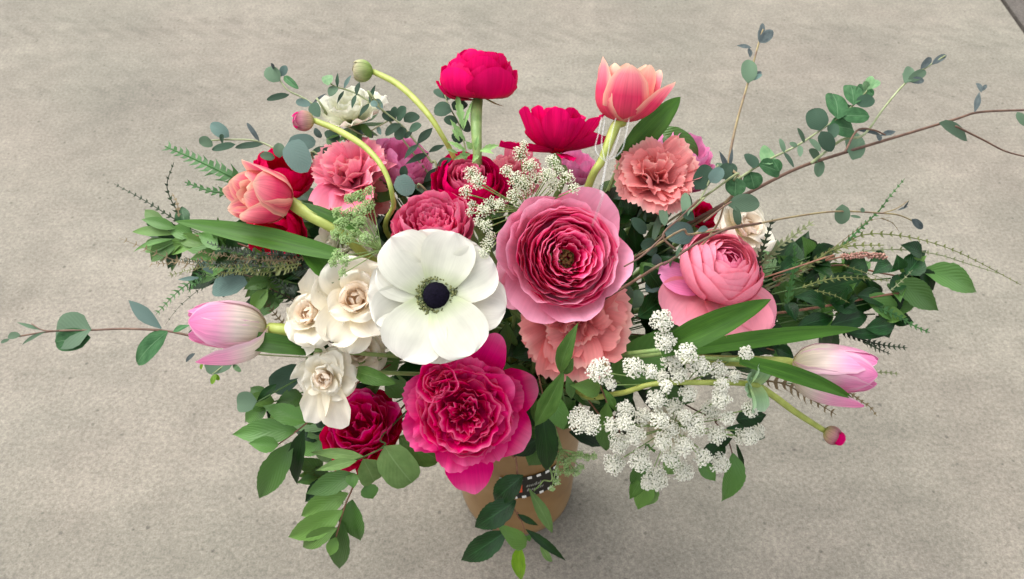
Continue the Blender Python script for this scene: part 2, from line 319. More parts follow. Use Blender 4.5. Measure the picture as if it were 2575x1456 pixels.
def frame(pos, d, roll=0):
    z = d.normalized(); ref = RIGHT if abs(z.dot(RIGHT)) < .8 else UP
    x = (ref - z * ref.dot(z)).normalized(); y = z.cross(x)
    m = Matrix(((x.x, y.x, z.x), (x.y, y.y, z.y), (x.z, y.z, z.z))).to_4x4()
    m = Matrix.Translation(pos) @ m @ Matrix.Rotation(math.radians(roll), 4, 'Z'); return m

def Ly(n, L, W, th, mat, **kw):
    d = dict(n=n, L=L, W=W, th=th, mat=mat, phi=0, jit=10, sj=.08, tj=5, name='petal', phis=None, cen=(0, 0), rj=0); d.update(kw); return d
LOCAL = ('n', 'L', 'W', 'th', 'mat', 'phi', 'jit', 'sj', 'tj', 'name', 'phis', 'cen', 'rj')
SC = ('R', 'R1', 'ruf', 'r0', 'z0', 'lump')
def bloom(root, mw, k, layers):
    for d in layers:
        phis = d['phis'] if d['phis'] is not None else [d['phi'] + 360 * i / d['n'] + rng.uniform(-d['jit'], d['jit']) for i in range(d['n'])]
        for ph in phis:
            kw = {a: b for a, b in d.items() if a not in LOCAL}
            s = 1 + rng.uniform(-d['sj'], d['sj'])
            for a in SC:
                if a in kw and kw[a]: kw[a] = kw[a] * k
            if d['rj']: kw['r0'] = kw.get('r0', 0) + rng.uniform(-d['rj'], d['rj']) * k; kw['z0'] = kw.get('z0', 0) + rng.uniform(-d['rj'], d['rj']) * .9 * k
            dt = rng.uniform(-d['tj'], d['tj'])
            th = [(f, a + dt * f) for f, a in d['th']]
            V, F, uv = sheet(d['L'] * k * s, d['W'] * k * (1 + rng.uniform(-d['sj'], d['sj'])), th, ph=rng.random(), **kw)
            m2 = mw @ Matrix.Translation((d['cen'][0] * k, d['cen'][1] * k, 0)) @ Matrix.Rotation(math.radians(ph), 4, 'Z')
            mesh_obj(d['name'], V, F, M[d['mat']], root, uv, m2)

def flower(name, label, cat, x, y, off, d, layers, stem='stem_g', sr=9, path=None, group=None, sepals=None, roll=0, base=0, zs=1.0):
    """d: direction the bloom faces (right, up, to viewer). path: picture points of the stem from bloom to vase."""
    pos = P(x, y, off); k = kpx(x, y, off); dv = CD(*d)
    a, b = into_vase()
    root = thing(name, label, cat, b, group)
    bloom(root, frame(pos, dv, roll) @ Matrix.Diagonal((1, 1, zs, 1)), k, layers)
    base = min([0] + [l.get('z0', 0) * .8 for l in layers]); start = pos + dv * (base * k)
    pts = [start, start - dv * (35 * k)]
    if path: pts = [start] + [P(*p) for p in path]
    pts += [a, b]
    tube('stem', pts, lambda f: sr * k * (1 + .15 * math.sin(f * 9)), M[stem], root, n=8)
    if sepals: bloom(root, frame(pos, dv, roll), k, sepals)
    root['k'] = k
    del root['k']
    return root, frame(pos, dv, roll), k

def ball(rho0, rho1, a0, a1, m, mat, n=5, wf=1.7, ruf=2, rf=2, z0=0, mats=None, **kw):
    """nested cupped petals of a ranunculus or rose: radius rho, rim at polar angle a (degrees from the base)."""
    out = []
    for i in range(m):
        t = i / max(1, m - 1); rho = rho0 + (rho1 - rho0) * t; al = a0 + (a1 - a0) * t
        mm = mats[min(int(t * len(mats)), len(mats) - 1)] if mats else mat
        out.append(Ly(n, rho * math.radians(al), rho * wf, [(0, 90), (1, 90 - al)], mm, R=rho * 1.05, ruf=ruf, rf=rf, z0=z0 - rho + (rho0 - rho) * -.0, phi=i * 47, sj=.06, tj=4, k=.3, b0=.3, **kw))
    return out
def frills(radii, n, h, mat, lean=(20, 25), ruf=4, rf=3, z0=0, wf=1.5, cen=(0, 0), zf=None, **kw):
    out = []
    for i, r in enumerate(radii):
        zz = zf(r) if zf else z0
        out.append(Ly(n, h, 2 * math.pi * r / n * wf, [(0, lean[0]), (.6, (lean[0] + lean[1]) / 2), (1, lean[1])], mat, R=r * 1.05, r0=r, z0=zz, ruf=ruf, rf=rf, phi=i * 31, k=.22, b0=.55, cen=cen, **{'sj': .15, 'tj': 9, **kw}))
    return out

# ------------------------------------------------------------------ ground
def concrete(name, tint=(1, 1, 1), dark=1.0):
    m, n, b = nmat(name); L = n.links
    tc = n.nodes.new('ShaderNodeTexCoord'); co = tc.outputs['Object']
    def noise(scale, detail=5, rough=.55, sc=None, rz=0):
        v = co
        if sc:
            mp = n.nodes.new('ShaderNodeMapping'); mp.inputs['Scale'].default_value = sc; mp.inputs['Rotation'].default_value = (0, 0, rz); L.new(co, mp.inputs[0]); v = mp.outputs[0]
        t = n.nodes.new('ShaderNodeTexNoise'); t.inputs['Scale'].default_value = scale; t.inputs['Detail'].default_value = detail; t.inputs['Roughness'].default_value = rough
        L.new(v, t.inputs['Vector']); return t.outputs[0]
    big = noise(2.2, 4); mid = noise(14, 6); fine = noise(700, 3, .75); grain = noise(260, 5, .7)
    streak = noise(1.0, 6, .6, (2.2, 26, 1), math.radians(4))
    streak2 = noise(1.0, 6, .7, (9, 34, 1), math.radians(-7))
    r1 = ramp(n, [(.28, lin('#746e64')), (.5, lin('#837d71')), (.72, lin('#928b7f'))]); L.new(big, r1.inputs[0]); cur = r1.outputs[0]
    def mulv(cur, src, lo, hi, a, bb):
        mr = n.nodes.new('ShaderNodeMapRange'); mr.inputs[1].default_value = lo; mr.inputs[2].default_value = hi; mr.inputs[3].default_value = a; mr.inputs[4].default_value = bb; L.new(src, mr.inputs[0])
        mx = n.nodes.new('ShaderNodeMix'); mx.data_type = 'RGBA'; mx.blend_type = 'MULTIPLY'; mx.inputs[0].default_value = 1; L.new(cur, mx.inputs[6])
        L.new(mr.outputs[0], mx.inputs[7]); return mx.outputs[2]
    # greenish and warm patches
    r2 = ramp(n, [(.4, lin('#848276')), (.6, lin('#8f877c'))]); L.new(noise(3.1, 3), r2.inputs[0])
    mx = n.nodes.new('ShaderNodeMix'); mx.data_type = 'RGBA'; mx.inputs[0].default_value = .35; L.new(cur, mx.inputs[6]); L.new(r2.outputs[0], mx.inputs[7]); cur = mx.outputs[2]
    cur = mulv(cur, mid, .3, .7, .92, 1.07); cur = mulv(cur, grain, .36, .64, .75, 1.16); cur = mulv(cur, fine, .34, .66, .80, 1.14)
    cur = mulv(cur, streak, .35, .65, .965, 1.03); cur = mulv(cur, streak2, .35, .65, .96, 1.03); cur = mulv(cur, noise(6.5, 7, .65), .34, .66, .89, 1.07); cur = mulv(cur, noise(38, 6, .7), .34, .66, .91, 1.07)
    # dark pores and aggregate specks
    vo = n.nodes.new('ShaderNodeTexVoronoi'); vo.inputs['Scale'].default_value = 95; L.new(co, vo.inputs['Vector'])
    sep = n.nodes.new('ShaderNodeSeparateColor'); L.new(vo.outputs['Color'], sep.inputs[0])
    thr = n.nodes.new('ShaderNodeMapRange'); thr.inputs[1].default_value = .55; thr.inputs[2].default_value = 1.0; thr.inputs[3].default_value = 0.0; thr.inputs[4].default_value = .16; L.new(sep.outputs[0], thr.inputs[0])
    ls = n.nodes.new('ShaderNodeMath'); ls.operation = 'SUBTRACT'; L.new(vo.outputs['Distance'], ls.inputs[0]); L.new(thr.outputs[0], ls.inputs[1])
    cur = mulv(cur, ls.outputs[0], -.03, .07, .62, 1.0)
    # faint tyre tread marks: two long bands of dashes across the far part of the slab
    sx = n.nodes.new('ShaderNodeSeparateXYZ'); L.new(co, sx.inputs[0])
    def M2(op, a, bb):
        m_ = n.nodes.new('ShaderNodeMath'); m_.operation = op
        for i, v in enumerate((a, bb)):
            if isinstance(v, (int, float)): m_.inputs[i].default_value = v
            elif v is not None: L.new(v, m_.inputs[i])
        return m_.outputs[0]
    for (ty, slope, hw, per) in ((.675, .012, .016, .04), (.83, .02, .02, .045), (.87, .02, .012, .045)):
        yy = M2('SUBTRACT', M2('ADD', sx.outputs['Y'], M2('MULTIPLY', sx.outputs['X'], slope)), ty)
        dist = M2('ABSOLUTE', yy, None)
        mk = n.nodes.new('ShaderNodeMapRange'); mk.inputs[1].default_value = hw; mk.inputs[2].default_value = hw * .6; L.new(dist, mk.inputs[0])
        ph = M2('SINE', M2('MULTIPLY', M2('ADD', sx.outputs['X'], M2('MULTIPLY', yy, 1.3)), 6.2832 / per), None)
        ds = n.nodes.new('ShaderNodeMapRange'); ds.inputs[1].default_value = -.3; ds.inputs[2].default_value = .5; L.new(ph, ds.inputs[0])
        am = M2('MULTIPLY', M2('MULTIPLY', mk.outputs[0], ds.outputs[0]), mid)
        cur = mulv(cur, M2('MULTIPLY', am, big), 0, .3, 1.0, .88)
    tn = n.nodes.new('ShaderNodeMix'); tn.data_type = 'RGBA'; tn.blend_type = 'MULTIPLY'; tn.inputs[0].default_value = 1; L.new(cur, tn.inputs[6]); tn.inputs[7].default_value = (tint[0] * dark, tint[1] * dark, tint[2] * dark, 1)
    L.new(tn.outputs[2], b.inputs['Base Color']); b.inputs['Roughness'].default_value = .85; b.inputs['Specular IOR Level'].default_value = .2
    ad = n.nodes.new('ShaderNodeMath'); ad.operation = 'MULTIPLY_ADD'; ad.inputs[1].default_value = 1.2; L.new(grain, ad.inputs[0]); L.new(fine, ad.inputs[2])
    ad2 = n.nodes.new('ShaderNodeMath'); ad2.operation = 'MULTIPLY_ADD'; ad2.inputs[1].default_value = .7; L.new(streak, ad2.inputs[0]); L.new(ad.outputs[0], ad2.inputs[2])
    bp = n.nodes.new('ShaderNodeBump'); bp.inputs['Strength'].default_value = .6; bp.inputs['Distance'].default_value = .0014; L.new(ad2.outputs[0], bp.inputs['Height']); L.new(bp.outputs[0], b.inputs['Normal'])
    return m
e0, e1 = ground(2515, 0), ground(2577, 88)
ed = (e1 - e0).normalized(); en = Vector((-ed.y, ed.x, 0))
if en.x < 0: en = -en
def slab(name, a, b, width_dir, w0, w1, z1, z0, mat):
    q = [a + width_dir * w0, b + width_dir * w0, b + width_dir * w1, a + width_dir * w1]
    V = [(p.x, p.y, z1) for p in q] + [(p.x, p.y, z0) for p in q]
    F = [(0, 1, 2, 3), (0, 4, 5, 1), (1, 5, 6, 2), (2, 6, 7, 3), (3, 7, 4, 0)]
    o = mesh_obj(name, V, F, mat, smooth=False); o['kind'] = 'structure'; return o
far, near = e0 - ed * 6, e0 + ed * 6
slab('concrete_slab', far, near, en, -8, 0, 0, -.08, concrete('concrete'))
slab('neighbouring_slab', far, near, en, .014, 4, -.006, -.08, concrete('grey_concrete', (.80, .76, .82), .62))
slab('joint_bed', far, near, en, -8, 4, -.035, -.1, plain_mat('joint_dirt', '#2a2620', '#3a342c', rough=.9))

# ------------------------------------------------------------------ vase
def vase():
    root = thing('vase', 'tan brown vase on the concrete carrying the whole arrangement, label on its front', 'vase', VASE)
    prof = [(.0, .0), (.036, .0), (.043, .002), (.047, .008), (.0488, .018), (.050, .05), (.0515, .10), (.0525, .15), (.053, RIM - .004), (.0525, RIM), (.0505, RIM), (.049, RIM - .006), (.047, .1), (.043, .02), (.0, .012)]
    V = []; F = []; n = 48
    for r, z in prof:
        for i in range(n):
            a = 2 * math.pi * i / n; V.append((r * math.cos(a), r * math.sin(a), z))
    for j in range(len(prof) - 1):
        for i in range(n):
            i2 = (i + 1) % n; F.append((j * n + i, j * n + i2, (j + 1) * n + i2, (j + 1) * n + i))
    m, nn, b = nmat('vase_glaze'); L = nn.links
    tc = nn.nodes.new('ShaderNodeTexCoord'); mp = nn.nodes.new('ShaderNodeMapping'); mp.inputs['Scale'].default_value = (16, 16, 18); L.new(tc.outputs['Object'], mp.inputs[0])
    nz = nn.nodes.new('ShaderNodeTexNoise'); nz.inputs['Scale'].default_value = 1.4; nz.inputs['Detail'].default_value = 5; L.new(mp.outputs[0], nz.inputs['Vector'])
    r = ramp(nn, [(.3, lin('#6c4c28')), (.5, lin('#846236')), (.7, lin('#907046'))]); L.new(nz.outputs[0], r.inputs[0]); L.new(r.outputs[0], b.inputs['Base Color'])
    b.inputs['Roughness'].default_value = .42; b.inputs['Coat Weight'].default_value = .35; b.inputs['Coat Roughness'].default_value = .25
    body = mesh_obj('vase_body', V, F, m, root, mw=Matrix.Translation(VASE))
    # printed label: black with a checked border, an orange mark and two lines of small grey lettering
    blk = plain_mat('label_black', '#16140f', '#1f1d17', rough=.5); wh = plain_mat('label_white', '#e8e6e2', rough=.5)
    og = plain_mat('label_orange', '#d8502c', rough=.5); gy = plain_mat('label_grey', '#8c8c84', rough=.5)
    W, H = .047, .030
    def patch(name, x0, x1, z0, z1, mat, lift, parent, nx=1, skew=0):
        V = []; F = []; rot = math.radians(7)
        for j in (0, 1):
            for i in range(nx + 1):
                xx = x0 + (x1 - x0) * i / nx; zz = z0 if j == 0 else z1
                if j: xx += skew
                X = xx * math.cos(rot) - zz * math.sin(rot); Z = xx * math.sin(rot) + zz * math.cos(rot)
                zc = .090 + Z; rad = .0488 + .0028 * min(1, max(0, (zc - .018) / .1)) + .0012 + lift
                a = -math.pi / 2 + .22 + X / .052
                V.append((rad * math.cos(a), rad * math.sin(a), zc))
        for i in range(nx): F.append((i, i + 1, nx + 1 + i + 1, nx + 1 + i))
        return mesh_obj(name, V, F, mat, parent, mw=Matrix.Translation(VASE))
    lab = patch('label', -W / 2, W / 2, -H / 2, H / 2, blk, 0, root, 14)
    lab['label'] = 'black printed label with white checked border'
    s = .0036; nxx = 13
    for i in range(nxx):
        x0 = -W / 2 + i * s
        if i % 2 == 0:
            patch('border_square', x0, x0 + s * .95, H / 2 - s, H / 2, wh, .0003, lab, 1); patch('border_square', x0, x0 + s * .95, -H / 2, -H / 2 + s, wh, .0003, lab, 1)
    for j in range(1, 7):
        if j % 2 == 0:
            z0 = -H / 2 + s + (j - 1) * s
            patch('border_square', -W / 2, -W / 2 + s * .7, z0, z0 + s, wh, .0003, lab); patch('border_square', W / 2 - s * .7, W / 2, z0, z0 + s, wh, .0003, lab)
    patch('border_square', -W / 2, -W / 2 + s * .6, -.010, .006, wh, .0004, lab); patch('border_square', W / 2 - s * .5, W / 2, -.004, .006, wh, .0004, lab)
    patch('printed_mark', -.0135, -.008, -.006, .005, og, .0003, lab, 2, .001)
    xx = -.0045
    for i, ww in enumerate([.0014, .0009, .0012, .0008, .0013, .001, .0008, .0012]):
        patch('printed_stroke', xx, xx + ww, .0005, .0005 + (.0045 if i in (4, 6) else .003), gy, .0003, lab, 1, .0012); xx += ww + .0007
    xx = -.0045
    for i, ww in enumerate([.0013, .0008, .0011, .0009, .0009, .0012, .001, .0011]):
        patch('printed_stroke', xx, xx + ww, -.0058, -.0058 + (.004 if i in (0, 5) else .0028), gy, .0003, lab, 1, .0012); xx += ww + .0007
    return root
vase()

# ------------------------------------------------------------------ flowers
# white anemone
AN = lambda ph, L, W, z, dth=0: Ly(1, L, W, [(0, 80 + dth), (.35, 74 + dth), (.75, 80 + dth), (1, 88 + dth)], 'anemone', phis=[ph], z0=z, r0=8, R=260, R1=190, shape='obov', ruf=4.5, rf=1.0, nu=15, nv=18, tj=3, sj=.03, lump=4)
r_, fm, k = flower('anemone', 'large white anemone with a black centre in the middle of the bouquet', 'anemone', 1098, 743, .004, (-.02, .05, 1),
    [AN(180, 166, 170, -16, 7), AN(-10, 172, 150, -13, 6), AN(105, 160, 160, -14, 5), AN(210, 164, 170, -14, 5), AN(-88, 160, 160, -12, 4), AN(50, 160, 150, -12, 5),
     AN(152, 160, 130, -8, 2), AN(128, 176, 150, -3, 1), AN(30, 166, 142, -4, 2), AN(72, 160, 138, 2), AN(242, 176, 168, 0, 1), AN(-57, 166, 158, 5, 1)], 'stem_g', 9)
def nub_cluster(name, root, fm, k, pts, rads, mat, sub=1, kind=None):
    V = []; F = []
    ico = [(0, 0, 1), (.894, 0, .447), (.276, .851, .447), (-.724, .526, .447), (-.724, -.526, .447), (.276, -.851, .447), (.724, .526, -.447), (-.276, .851, -.447), (-.894, 0, -.447), (-.276, -.851, -.447), (.724, -.526, -.447), (0, 0, -1)]
    fc = [(0, 1, 2), (0, 2, 3), (0, 3, 4), (0, 4, 5), (0, 5, 1), (1, 6, 2), (2, 7, 3), (3, 8, 4), (4, 9, 5), (5, 10, 1), (6, 7, 2), (7, 8, 3), (8, 9, 4), (9, 10, 5), (10, 6, 1), (11, 7, 6), (11, 8, 7), (11, 9, 8), (11, 10, 9), (11, 6, 10)]
    for p, r in zip(pts, rads):
        o = len(V); V += [((p[0] + a * r) * k, (p[1] + b * r) * k, (p[2] + c * r) * k) for a, b, c in ico]; F += [(a + o, b + o, c + o) for a, b, c in fc]
    o = mesh_obj(name, V, F, mat, root, mw=fm)
    if kind: o['kind'] = kind
    return o
def anemone_center(root, fm, k):
    n, mrows = 28, 10; V = []; F = []
    for j in range(mrows + 1):
        a = math.pi * .62 * j / mrows
        for i in range(n):
            ph = 2 * math.pi * i / n; wob = 1 + .03 * math.sin(7 * ph + j * 2) + .02 * math.sin(13 * ph - j)
            V.append((34 * k * math.sin(a) * math.cos(ph) * wob, 34 * k * math.sin(a) * math.sin(ph) * wob, (6 + 22 * math.cos(a) * wob) * k))
    for j in range(mrows):
        for i in range(n): F.append((j * n + i, (j + 1) * n + i, (j + 1) * n + (i + 1) % n, j * n + (i + 1) % n))
    mesh_obj('central_disc', V, F, M['anemone_dark'], root, mw=fm)
    pts = []; rads = []; V = []; F = []
    for i in range(300):
        a = rng.random() * 6.283; t = rng.random(); r = 37 + 17 * t; z = 10 - 8 * t + rng.uniform(-3, 4)
        pts.append((r * math.cos(a), r * math.sin(a), z)); rads.append(rng.uniform(2.2, 3.8))
        tv, tfc = tube_data([(30 * math.cos(a) * k, 30 * math.sin(a) * k, -2 * k), (r * math.cos(a) * k, r * math.sin(a) * k, z * k)], .7 * k, sides=4, n=1)
        o = len(V); V += tv; F += [tuple(q + o for q in f) for f in tfc]
    s = nub_cluster('stamens', root, fm, k, pts, rads, M['stamen'], kind='stuff')
    f = mesh_obj('filaments', V, F, M['stem_g'], root, mw=fm); f['kind'] = 'stuff'
anemone_center(r_, fm, k)

# big pink ranunculus, open face
def big_ran():
    zf = lambda r: 30 * (1 - (r / 118) ** 2) - 22 - max(0, 44 - r) * .9
    c = (14, -8)
    lay = [Ly(6, 190, 186, [(0, 82), (.45, 60), (1, 30)], 'ran_pale', r0=16, z0=-62, R=190, R1=180, ruf=6, tj=12, sj=.12, rf=1.6, nu=13, nv=10, jit=14),
           Ly(7, 172, 160, [(0, 80), (.45, 54), (1, 16)], 'ran_pale', r0=14, z0=-54, R=160, R1=150, ruf=6, rf=1.6, phi=25, nu=13, nv=10),
           Ly(7, 154, 140, [(0, 78), (.45, 46), (1, 4)], 'ran_mid', r0=16, z0=-48, R=130, ruf=5, rf=2, phi=5, nu=11),
           Ly(1, 150, 150, [(0, 88), (.6, 92), (1, 100)], 'ran_pale', phis=[205], r0=18, z0=-66, R=200, ruf=8, rf=1.5, nu=13),
           Ly(1, 176, 120, [(0, 92), (.6, 96), (1, 104)], 'ran_pale', phis=[222], r0=18, z0=-66, R=200, ruf=8, rf=1.5, nu=13),
           Ly(1, 165, 190, [(0, 88), (.6, 86), (1, 94)], 'ran_pale', phis=[280], r0=18, z0=-60, R=260, ruf=10, rf=2.5, nu=15)]
    lay += frills([116, 111, 106, 101, 96, 91, 86, 81, 76, 71, 66, 61, 56, 51, 46, 41, 36, 31, 26], 5, 60, 'ran_deep', lean=(-2, 18), ruf=3.8, rf=1.6, cen=c, zf=zf, nu=17, nv=8, wf=1.25, jit=40, rj=5, tj=14, sj=.2, lump=2)
    lay += [Ly(1, 70, 60, [(0, 20), (1, -20)], 'ran_mid', phis=[175], r0=34, z0=0, R=60, ruf=3, cen=c)]
    root, fm, k = flower('ranunculus', 'largest pink ranunculus with frilled deep pink centre, right of the white anemone', 'ranunculus', 1408, 640, .03, (.16, .06, 1), lay, roll=0, group='ranunculus blooms')
    pts = []; rads = []
    for i in range(130):
        a = rng.random() * 6.283; r = 27 * math.sqrt(rng.random()); pts.append((c[0] + r * math.cos(a), c[1] + r * math.sin(a), -14 + 12 * (1 - (r / 27) ** 2) + rng.uniform(-5, 6))); rads.append(rng.uniform(2.5, 5))
    nub_cluster('seed_cone', root, fm, k, pts, rads, M['ran_core'], kind='stuff')
big_ran()

# hot pink garden rose low in front
def hot_rose():
    o = dict(nu=17, nv=12, k=.30, b0=.3)
    lay = [Ly(8, 166, 132, [(0, 84), (.5, 70), (1, 98)], 'hot', z0=-66, R=120, ruf=12, rf=1.9, serr=.02, sf=4.3, rj=8, jit=16, phi=20, tj=12, sj=.12, **o),
           Ly(1, 226, 120, [(0, 94), (.5, 98), (1, 112)], 'hot', phis=[-86], z0=-62, r0=10, R=190, ruf=8, rf=1.5, **o),
           Ly(1, 212, 100, [(0, 82), (.5, 74), (1, 66)], 'hot', phis=[64], z0=-60, R=180, ruf=5, rf=1.2, **o),
           Ly(1, 196, 140, [(0, 88), (.5, 90), (1, 104)], 'hot_in', phis=[-33], z0=-66, r0=8, R=210, ruf=9, rf=1.8, **o),
           Ly(1, 188, 130, [(0, 88), (.5, 84), (1, 96)], 'hot_in', phis=[14], z0=-70, r0=8, R=210, ruf=7, rf=1.6, **o),
           Ly(8, 152, 120, [(0, 80), (.5, 58), (1, 92)], 'hot', z0=-54, R=90, ruf=11, rf=2.0, serr=.02, sf=4.3, rj=6, phi=40, jit=14, tj=8, sj=.1, **o),
           Ly(7, 138, 120, [(0, 74), (.5, 50), (1, 84)], 'hot', z0=-46, R=84, ruf=9, rf=1.8, rj=6, phi=10, jit=16, tj=8, sj=.1, **o),
           Ly(7, 112, 96, [(0, 70), (.5, 50), (1, 80)], 'hot', z0=-38, R=66, ruf=9, rf=1.8, rj=6, phi=33, jit=18, tj=8, sj=.1, **o),
           Ly(6, 92, 96, [(0, 66), (.5, 46), (1, 70)], 'hot', z0=-32, R=66, ruf=7, rf=1.5, phi=5, jit=18, tj=8, sj=.1, **o)]
    # heart: one loose irregular swirl and a smaller one at its upper left
    lay += frills([98, 89, 80, 71, 62, 53, 44, 35, 26, 17, 8], 4, 64, 'hot_in', lean=(4, 34), ruf=8.5, rf=1.7, zf=lambda r: 26 * (1 - (r / 96) ** 2) - 34, cen=(8, -22), nu=19, nv=10, wf=1.22, jit=45, rj=9, tj=20, sj=.24, lump=4)
    lay += frills([38, 29, 20, 11, 4], 3, 56, 'hot_in', lean=(2, 26), ruf=4.5, rf=1.4, zf=lambda r: -6, cen=(-62, 64), nu=15, nv=9, wf=1.3, jit=40, rj=5, tj=16)
    flower('garden_rose', 'large hot pink garden rose with a ruffled quartered heart, below the anemone', 'rose', 1165, 1022, .03, (.0, .02, 1), lay, group='garden roses')
hot_rose()

# salmon pink ranunculus on the right
def salmon_ran():
    g = dict(shape='obov', nu=13, nv=14, r0=6, rf=1.0)
    lay = [Ly(1, 178, 190, [(0, 92), (.5, 84), (1, 108)], 'salmon_ran_g', phis=[232], z0=-64, R=130, ruf=9, **g),
           Ly(1, 172, 195, [(0, 90), (.5, 82), (1, 110)], 'salmon_ran_g', phis=[296], z0=-60, R=110, ruf=9, **g),
           Ly(1, 160, 150, [(0, 92), (.5, 92), (1, 112)], 'salmon_ran_g', phis=[264], z0=-76, R=150, ruf=6, **g),
           Ly(1, 165, 110, [(0, 82), (.5, 76), (1, 70)], 'lilac', phis=[186], z0=-66, R=160, ruf=6, **g),
           Ly(1, 190, 150, [(0, 88), (.5, 86), (1, 96)], 'salmon_ran_g', phis=[332], z0=-74, R=160, ruf=7, **g)]
    lay += ball(106, 72, 110, 146, 7, 'salmon_ran', n=4, wf=1.95, ruf=2.2, rf=1.2, z0=42, nu=13, nv=12)
    lay += ball(70, 22, 128, 158, 8, 'salmon_ran', n=4, wf=1.8, ruf=1.8, rf=1.3, z0=74, nu=11, nv=10, mats=['salmon_ran', 'coral'])
    flower('ranunculus', 'salmon pink ranunculus with drooping guard petals, above the white lace on the right', 'ranunculus', 1806, 690, .035, (.24, .58, .78), lay, group='ranunculus blooms', zs=.72)
salmon_ran()

# coral pink rose above the anemone
lay = [Ly(2, 120, 110, [(0, 90), (1, 112)], 'lilac', phis=[-28, -60], z0=-52, R=140, ruf=5, rf=1.3, nu=11)]
lay += ball(112, 72, 78, 112, 4, 'coral', n=5, wf=1.5, ruf=6, rf=2.0, z0=46, nu=13, nv=9)
lay += frills([66, 54, 42, 30, 18, 8], 5, 58, 'coral', lean=(2, 8), ruf=6, rf=2.2, zf=lambda r: -2, nu=11, nv=8, jit=25, wf=1.25)
flower('garden_rose', 'coral pink cupped rose tucked just above the white anemone', 'rose', 1088, 580, .035, (-.05, .66, .75), lay, group='garden roses')

# crimson rose behind it
lay = ball(98, 60, 85, 125, 5, 'red', n=5, wf=1.6, ruf=3, rf=1.8, z0=35, nu=11, nv=9) + frills([50, 40, 30, 20, 10], 5, 48, 'coral', lean=(-5, 4), ruf=4, rf=2, zf=lambda r: 12, jit=25, wf=1.3)
flower('ranunculus', 'crimson pink ranunculus behind the coral rose and the small cream lace', 'ranunculus', 1178, 475, .055, (.05, .55, .8), lay, group='ranunculus blooms')

# crimson ranunculus held high at the top
lay = [Ly(5, 160, 150, [(0, 98), (.42, 84), (.66, 24), (1, -14)], 'red', z0=-6, R=110, ruf=4, rf=2.2, nu=13, nv=11, phi=15),
       Ly(6, 148, 135, [(0, 94), (.42, 78), (.66, 14), (1, -26)], 'red', z0=2, R=96, ruf=4, rf=2.2, nu=13, nv=11, phi=50),
       Ly(1, 125, 90, [(0, 98), (.4, 88), (.75, 40), (1, 20)], 'red', phis=[182], z0=-14, R=90, ruf=4, rf=2, nu=13)]
lay += ball(78, 40, 100, 140, 4, 'red', n=5, wf=1.5, ruf=3, rf=2, z0=78)
sep = [Ly(1, 72, 22, [(0, 110), (.6, 112), (1, 92)], 'bud', phis=[-20], shape='tulip', r0=8, z0=-4, name='sepal'), Ly(3, 40, 26, [(0, 92), (1, 100)], 'bud', phi=100, shape='tulip', r0=6, z0=-4, name='sepal')]
r_, fm, k = flower('ranunculus', 'crimson ranunculus held highest on a straight pale green stem', 'ranunculus', 1203, 238, .03, (.06, .96, .26), lay, 'stem_g', 13, path=[(1198, 290, .03), (1200, 370, .035), (1207, 470, .06)], group='ranunculus blooms', sepals=sep)
top_ran = r_
lay = [Ly(6, 138, 88, [(0, 92), (.3, 60), (.7, 30), (1, 36)], 'red', z0=-4, R=90, ruf=8, rf=1.6, nu=17, nv=11, phi=70, jit=20, tj=16, sj=.15, k=.3),
       Ly(6, 126, 84, [(0, 80), (.3, 42), (.7, 14), (1, 18)], 'red', z0=4, R=80, ruf=8, rf=1.6, nu=17, nv=11, phi=100, jit=24, tj=14, sj=.16, k=.3),
       Ly(1, 138, 96, [(0, 88), (.5, 74), (1, 62)], 'red', phis=[8], z0=-2, R=60, ruf=9, rf=2.0, nu=15, nv=10),
       Ly(1, 138, 84, [(0, 92), (.5, 86), (1, 76)], 'red', phis=[188], z0=-6, R=60, ruf=9, rf=1.8, nu=15, nv=10),
       Ly(1, 74, 54, [(0, 110), (.5, 120), (1, 110)], 'red', phis=[-60], z0=-6, R=60, ruf=5, rf=2.0, nu=11),
       Ly(6, 98, 74, [(0, 60), (.5, 10), (1, 4)], 'red', z0=6, R=60, ruf=8, rf=1.7, nu=17, nv=10, tj=12, sj=.15, k=.3)]
sep = [Ly(4, 44, 26, [(0, 70), (1, 40)], 'red2', phi=20, shape='tulip', r0=5, z0=-10, name='sepal')]
flower('ranunculus', 'crumpled crimson ranunculus seen from behind, left of the upright salmon tulip', 'ranunculus', 1400, 378, .04, (.03, .93, -.05), lay, 'stem_g', 10, path=[(1402, 420, .045), (1405, 480, .07)], group='ranunculus blooms', sepals=sep)

# tulips
TH_C = [(0, 78), (.12, 52), (.35, 14), (.7, -8), (1, -26)]
def TU(phis, L, W, th, mat, R, **kw): return Ly(len(phis), L, W, th, mat, phis=phis, shape='tulip', R=R, R1=R * 1.1, nu=13, nv=14, sj=.03, tj=3, **{'lump': 1.5, **kw})
TH_O = [(0, 94), (.22, 66), (.5, 14), (.8, 0), (1, 8)]
lay = [TU([262, 150, 20], 186, 128, TH_O, 'tulip_s', 80), TU([198], 200, 104, [(0, 96), (.22, 66), (.5, 10), (.8, -6), (1, 14)], 'tulip_s', 72, z0=-2),
       TU([328], 178, 100, [(0, 94), (.22, 64), (.6, 34), (1, 34)], 'tulip_s', 66, z0=-2), TU([90, 228, 305, 50], 168, 104, [(0, 84), (.22, 52), (.55, 10), (1, 4)], 'tulip_si', 64, z0=3), TU([0, 120], 130, 80, [(0, 45), (.3, 20), (1, 5)], 'tulip_si', 45, z0=4)]
flower('tulip', 'open salmon tulip standing upright at the top behind the clear pick', 'tulip', 1568, 304, .02, (.10, .96, .25), lay, 'stem_y', 12, path=[(1548, 318, .02), (1515, 400, .03), (1470, 495, .055)], group='tulips')
